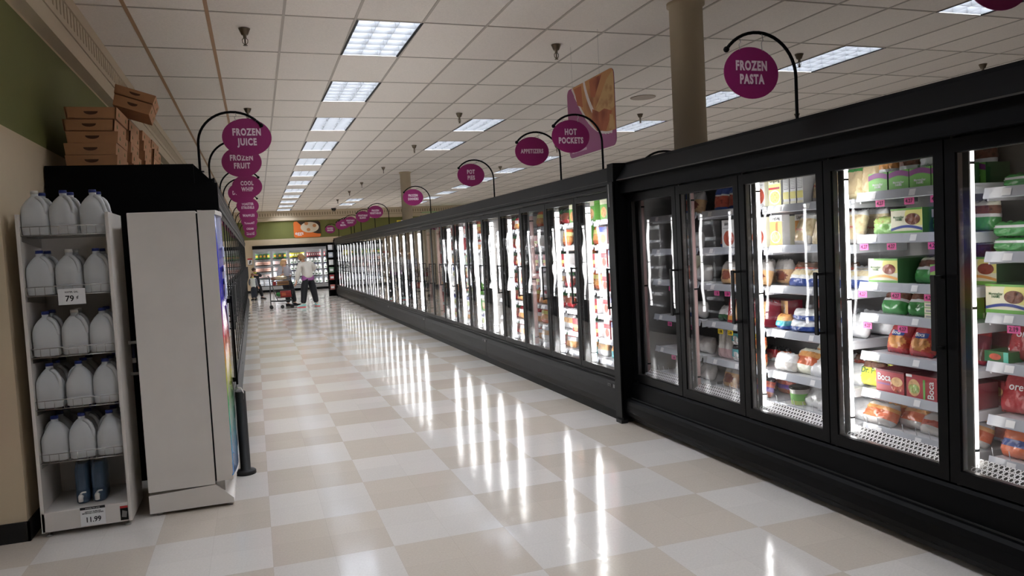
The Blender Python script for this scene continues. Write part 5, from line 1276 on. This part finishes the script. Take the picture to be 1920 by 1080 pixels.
    for sd in 'LR':
        an = Vector(q['an'+sd]); td = Vector(q['toe'+sd]).normalized()
        b = MB(); M = Matrix.Rotation(math.atan2(td.y, td.x), 4, 'Z')
        b.prism([(-.065*s, .022), (-.07*s, .09*s), (.02*s, .10*s), (.07*s, .072*s), (.15*s, .055*s), (.175*s, .035*s), (.165*s, .022)], -.04*s, .04*s, cols['shoe'])
        b.prism([(-.07*s, .001), (-.07*s, .024), (.175*s, .024), (.17*s, .001)], -.043*s, .043*s, cols.get('sole', cols['shoe'])); b.xf(M)
        so = b.build('shoe', r, bevel=.01); so.location = (an.x, an.y, 0)
    tag(r, label, 'person')
    return r
def bob(col, low=.10, back=1.0):
    def f(r, H, fx, rx, up_, s):
        b = MB(); n = 14
        M = Matrix((( rx.x, fx.x, up_.x), (rx.y, fx.y, up_.y), (rx.z, fx.z, up_.z)))
        for i in range(0, 9):
            pass
        rings = []
        for j in range(10):
            t = j/9; z = .112-.0*t-(.112+low)*t**1.15; rad = .100*math.sqrt(max(.02, 1-max(0, (z-.02)/.095)**2)) if z > .02 else .100-.0+.018*min(1, (.02-z)/.1)
            ring = []
            for k in range(n):
                a = 2*PI*k/n; y = math.sin(a)
                rr = rad*(1+.04*math.sin(5*a+j))
                if y > .35 and z < .055: rr *= .70           # open at the face
                v = M @ Vector((rr*math.cos(a)*.95, rr*math.sin(a)*1.05-.012, z)); ring.append(b.bm.verts.new(H+v*s))
            rings.append(ring)
        for A, B in zip(rings, rings[1:]):
            for k in range(n): b.face([A[k], A[(k+1) % n], B[(k+1) % n], B[k]], col, True)
        b.face(rings[0], col); b.face(rings[-1][::-1], col)
        b.build('hair', r)
    return f
def long_hair(col, L=.30):
    base = bob(col, .06)
    def f(r, H, fx, rx, up_, s):
        base(r, H, fx, rx, up_, s)
        J = {'a': (tuple(H-fx*.03*s+up_*.02*s), (.085*s, .07*s)), 'b': (tuple(H-fx*.075*s-up_*.12*s), (.07*s, .045*s)), 'c': (tuple(H-fx*.085*s-Vector((0, 0, L))), (.05*s, .03*s))}
        skin_obj('hair', J, [('a', 'b'), ('b', 'c')], col, r, 2)
    return f
WJ = mat('jacket_white', rgb(206, 200, 190), .85, bump=.4, bscale=14); PS = mat('shirt_purple', rgb(146, 84, 140), .8); BK = mat('cloth_black', rgb(24, 23, 28), .85)
GY = mat('sweater_grey', rgb(160, 158, 162), .85, bump=.3, bscale=14); HB = mat('hair_brown_blond', rgb(140, 104, 62), .6, noise=.25, nscale=60); HBL = mat('hair_blond', rgb(196, 156, 108), .6, noise=.2, nscale=60)
HD = mat('hair_dark', rgb(58, 40, 30), .6); HM = mat('hair_brown', rgb(122, 84, 54), .6); NV = mat('jeans_dark', rgb(44, 50, 62), .85); SHT = mat('shoe_teal', rgb(150, 200, 196), .6); SOLE = mat('sole_coral', rgb(226, 84, 92), .6)
YG = mat('collar_yellow', rgb(206, 214, 60), .7)
person((1.50, 24.2, 0), dict(face=(-.8, .55, -.35), pelvis=(.04, 0, .90), chest=(-.0, -.02, 1.25), neck=(-.08, -.04, 1.42), head=(-.135, -.03, 1.52),
    shL=(-.16, -.03, 1.34), elL=(-.24, -.06, 1.06), wrL=(-.31, -.05, .80), shR=(.14, .02, 1.34), elR=(.27, .06, 1.17), wrR=(.12, .24, 1.08),
    hpL=(-.055, -.02, .86), knL=(-.10, -.04, .48), anL=(-.15, -.08, .09), hpR=(.12, .02, .86), knR=(.19, .04, .48), anR=(.255, .08, .09), toeL=(-1, -.05, 0), toeR=(.25, -1, 0)),
    dict(top=WJ, jacket=1, under=PS, legs=BK, shoe=SHT, sole=SOLE, hem=-.22, uhem=-.62), 'person in white jacket over purple shirt leaning down beside the shopping cart', bob(HB, .085), 1.04, 1.38)
person((.88, 25.05, 0), dict(face=(.85, -.45, -.25), pelvis=(.06, 0, .84), chest=(.03, 0, 1.14), neck=(.0, 0, 1.29), head=(.02, -.01, 1.39),
    shL=(-.10, -.08, 1.22), elL=(-.17, -.16, .98), wrL=(-.10, -.34, 1.01), shR=(.13, .08, 1.22), elR=(.2, .04, .98), wrR=(.16, -.16, .96),
    hpL=(.0, -.04, .80), knL=(.07, -.06, .44), anL=(.06, -.03, .09), hpR=(.11, .03, .80), knR=(.21, .02, .44), anR=(.27, .05, .09), toeL=(1, -.2, 0), toeR=(1, -.1, 0)),
    dict(top=GY, legs=BK, shoe=BK, hem=-.3), 'blond person in grey sweater standing behind the shopping cart', long_hair(HBL, .26), 1.0, 1.3)
person((-.075, 30.25, 0), dict(face=(-.3, .95, -.1), pelvis=(0, 0, .52), chest=(.0, 0, .75), neck=(0, 0, .865), head=(.0, .01, .95),
    shL=(-.10, 0, .81), elL=(-.13, .05, .65), wrL=(-.10, .14, .56), shR=(.10, 0, .81), elR=(.12, -.02, .63), wrR=(.17, .04, .50),
    hpL=(-.045, 0, .50), knL=(-.045, 0, .28), anL=(-.05, 0, .06), hpR=(.045, 0, .50), knR=(.045, 0, .28), anR=(.05, 0, .06), toeL=(-.3, 1, 0), toeR=(.3, 1, 0)),
    dict(top=mat('shirt_white', rgb(214, 218, 214), .8), sleeve=mat('sleeve_grey', rgb(112, 116, 124), .8), collar=YG, legs=NV, shoe=BK, hem=-.3), 'small child in white shirt with grey sleeves by the left freezers', bob(HM, .03), .70)
person((.075, 30.75, 0), dict(face=(-.6, .7, -.1), pelvis=(0, 0, .62), chest=(-.02, 0, .90), neck=(-.06, 0, 1.03), head=(-.10, .01, 1.12),
    shL=(-.13, 0, .97), elL=(-.2, .05, .80), wrL=(-.2, .15, .72), shR=(.09, 0, .97), elR=(.17, -.02, .88), wrR=(.02, -.12, .93),
    hpL=(-.05, 0, .60), knL=(-.06, 0, .33), anL=(-.08, 0, .07), hpR=(.05, 0, .60), knR=(.10, -.01, .33), anR=(.15, 0, .07), toeL=(0, 1, 0), toeR=(.8, -.4, 0)),
    dict(top=mat('hoodie_black', rgb(26, 27, 34), .85), collar=YG, legs=BK, shoe=mat('shoe_dark', rgb(40, 34, 32), .7), hem=-.3), 'taller child in black clothes standing beyond the smaller child', bob(HD, .02), .84)

# ---------------------------------------------------------------- two-tier shopping cart
def cart():
    r = empty('shopping_cart', (.38, 24.15, 0)); T_ = mat('cart_black', rgb(30, 30, 32), .4); D = .42
    b = MB()
    for y in (0, D):
        b.tube([(.02, y, 1.0), (.04, y, .70), (.03, y, .30), (.03, y, .11)], .012, T_, 8)
        b.tube([(.03, y, .24), (.35, y, .22), (.66, y, .24)], .012, T_, 8); b.tube([(.10, y, .72), (.16, y, .45), (.24, y, .24)], .010, T_, 8); b.tube([(.03, y, .72), (.12, y, .70)], .01, T_, 8)
        b.tube([(.66, y, .24), (.68, y, .10)], .01, T_, 8)
    for x, z in ((.03, .24), (.66, .24)): b.tube([(x, 0, z), (x, D, z)], .01, T_, 8)
    b.build('cart_frame', r)
    b = MB(); b.tube([(.0, -.02, 1.0), (.0, D+.02, 1.0)], .016, T_, 10); b.build('handle', r)
    def basket(x0, x1, z0, z1, sl):
        b = MB()
        for z in [z0+(z1-z0)*i/4 for i in range(5)]:
            t = (z-z0)/(z1-z0); a = x0-sl*t*.4; c = x1+sl*t; b.tube([(a, 0, z), (c, 0, z), (c, D, z), (a, D, z)], .005 if z < z1 else .009, T_, 6, closed=True)
        n = 16
        for i in range(n+1):
            x = x0+(x1-x0)*i/n; xt = x0-sl*.4+(x1+sl-x0+sl*.4)*i/n
            for y in (0, D): b.tube([(x, y, z0), (xt, y, z1)], .003, T_, 5)
            b.tube([(x, 0, z0), (x, D, z0)], .003, T_, 5)
        for i in range(9): y = D*i/8; b.tube([(x0-sl*.4, y, z1), (x0, y, z0), (x1, y, z0), (x1+sl, y, z1)], .003, T_, 5)
        return b
    basket(.06, .62, .70, .95, .05).build('upper_basket', r); basket(.20, .66, .33, .56, .05).build('lower_basket', r)
    for x, y in ((.04, .02), (.04, D-.02), (.36, .06), (.64, .1)):
        b = MB(); b.bm.verts.ensure_lookup_table(); pr = [(0, -.016), (.045, -.016), (.055, -.008), (.055, .008), (.045, .016), (0, .016)]
        b.lathe([(.001, -.014), (.046, -.014), (.055, -.008), (.055, .008), (.046, .014), (.001, .014)], RUBBER, seg=16); b.xf(Matrix.Translation((x, y, .056)) @ Matrix.Rotation(PI/2, 4, 'X')); b.build('wheel', r)
    tag(r, 'black two-tier shopping cart full of groceries in the aisle', 'shopping cart')
    def blob(nm, c, sc, m, loc, lb, rz=0):
        b = MB(); b.sphere((0, 0, 0), 1, m, 14, 10)
        for v in b.bm.verts: v.co *= 1+.07*math.sin(v.co.x*7+v.co.z*9+sc[0]*40)
        b.xf(Matrix.Diagonal((*sc, 1))); o = b.build(nm, loc=loc, rz=rz); tag(o, lb, 'groceries', 'groceries in the cart'); return o
    blob('grocery_bag', 0, (.20, .15, .07), mat('film_tan', rgb(214, 200, 190), .3), (.74, 24.36, .93), 'white and tan plastic bag heaped on top of the cart')
    blob('grocery_bag', 0, (.10, .14, .06), mat('film_rust', rgb(170, 120, 100), .3), (.54, 24.38, .92), 'rust coloured bag at the handle end of the cart')
    b = MB(); b.box(-.17, .17, -.12, .12, 0, .12, mat('tray_gold', rgb(170, 120, 60), .5), .01); b.box(-.15, .15, -.122, -.12, .03, .09, mat('tray_label', rgb(120, 80, 50), .5))
    tag(b.build('bread_tray', loc=(.80, 24.36, .715)), 'golden brown packet in upper basket of the cart', 'packet')
    b = MB(); b.box(-.05, .05, -.1, .1, 0, .12, mat('pack_red', rgb(170, 40, 34), .4), .008); tag(b.build('red_packet', loc=(.55, 24.36, .715)), 'small red packet in the upper basket', 'packet')
    b = MB(); b.box(-.16, .16, -.14, .14, 0, .19, mat('pack_red', rgb(170, 40, 34), .4), .015); b.box(-.12, .0, -.142, -.14, .04, .14, mat('pack_orange', rgb(220, 110, 60), .5)); tag(b.build('red_packet', loc=(.86, 24.36, .34)), 'big red packet in the lower basket of the cart', 'packet')
    blob('grocery_bag', 0, (.09, .13, .07), mat('film_green', rgb(50, 84, 74), .4), (.66, 24.36, .43), 'dark green bag in the lower basket of the cart')
cart()
b = MB(); b.box(-.09, .09, -.02, .02, 0, .01, RUBBER); tag(b.build('scrap', loc=(2.28, 28.6, .0)), 'small dark scrap lying on the floor near the back cooler', 'scrap')
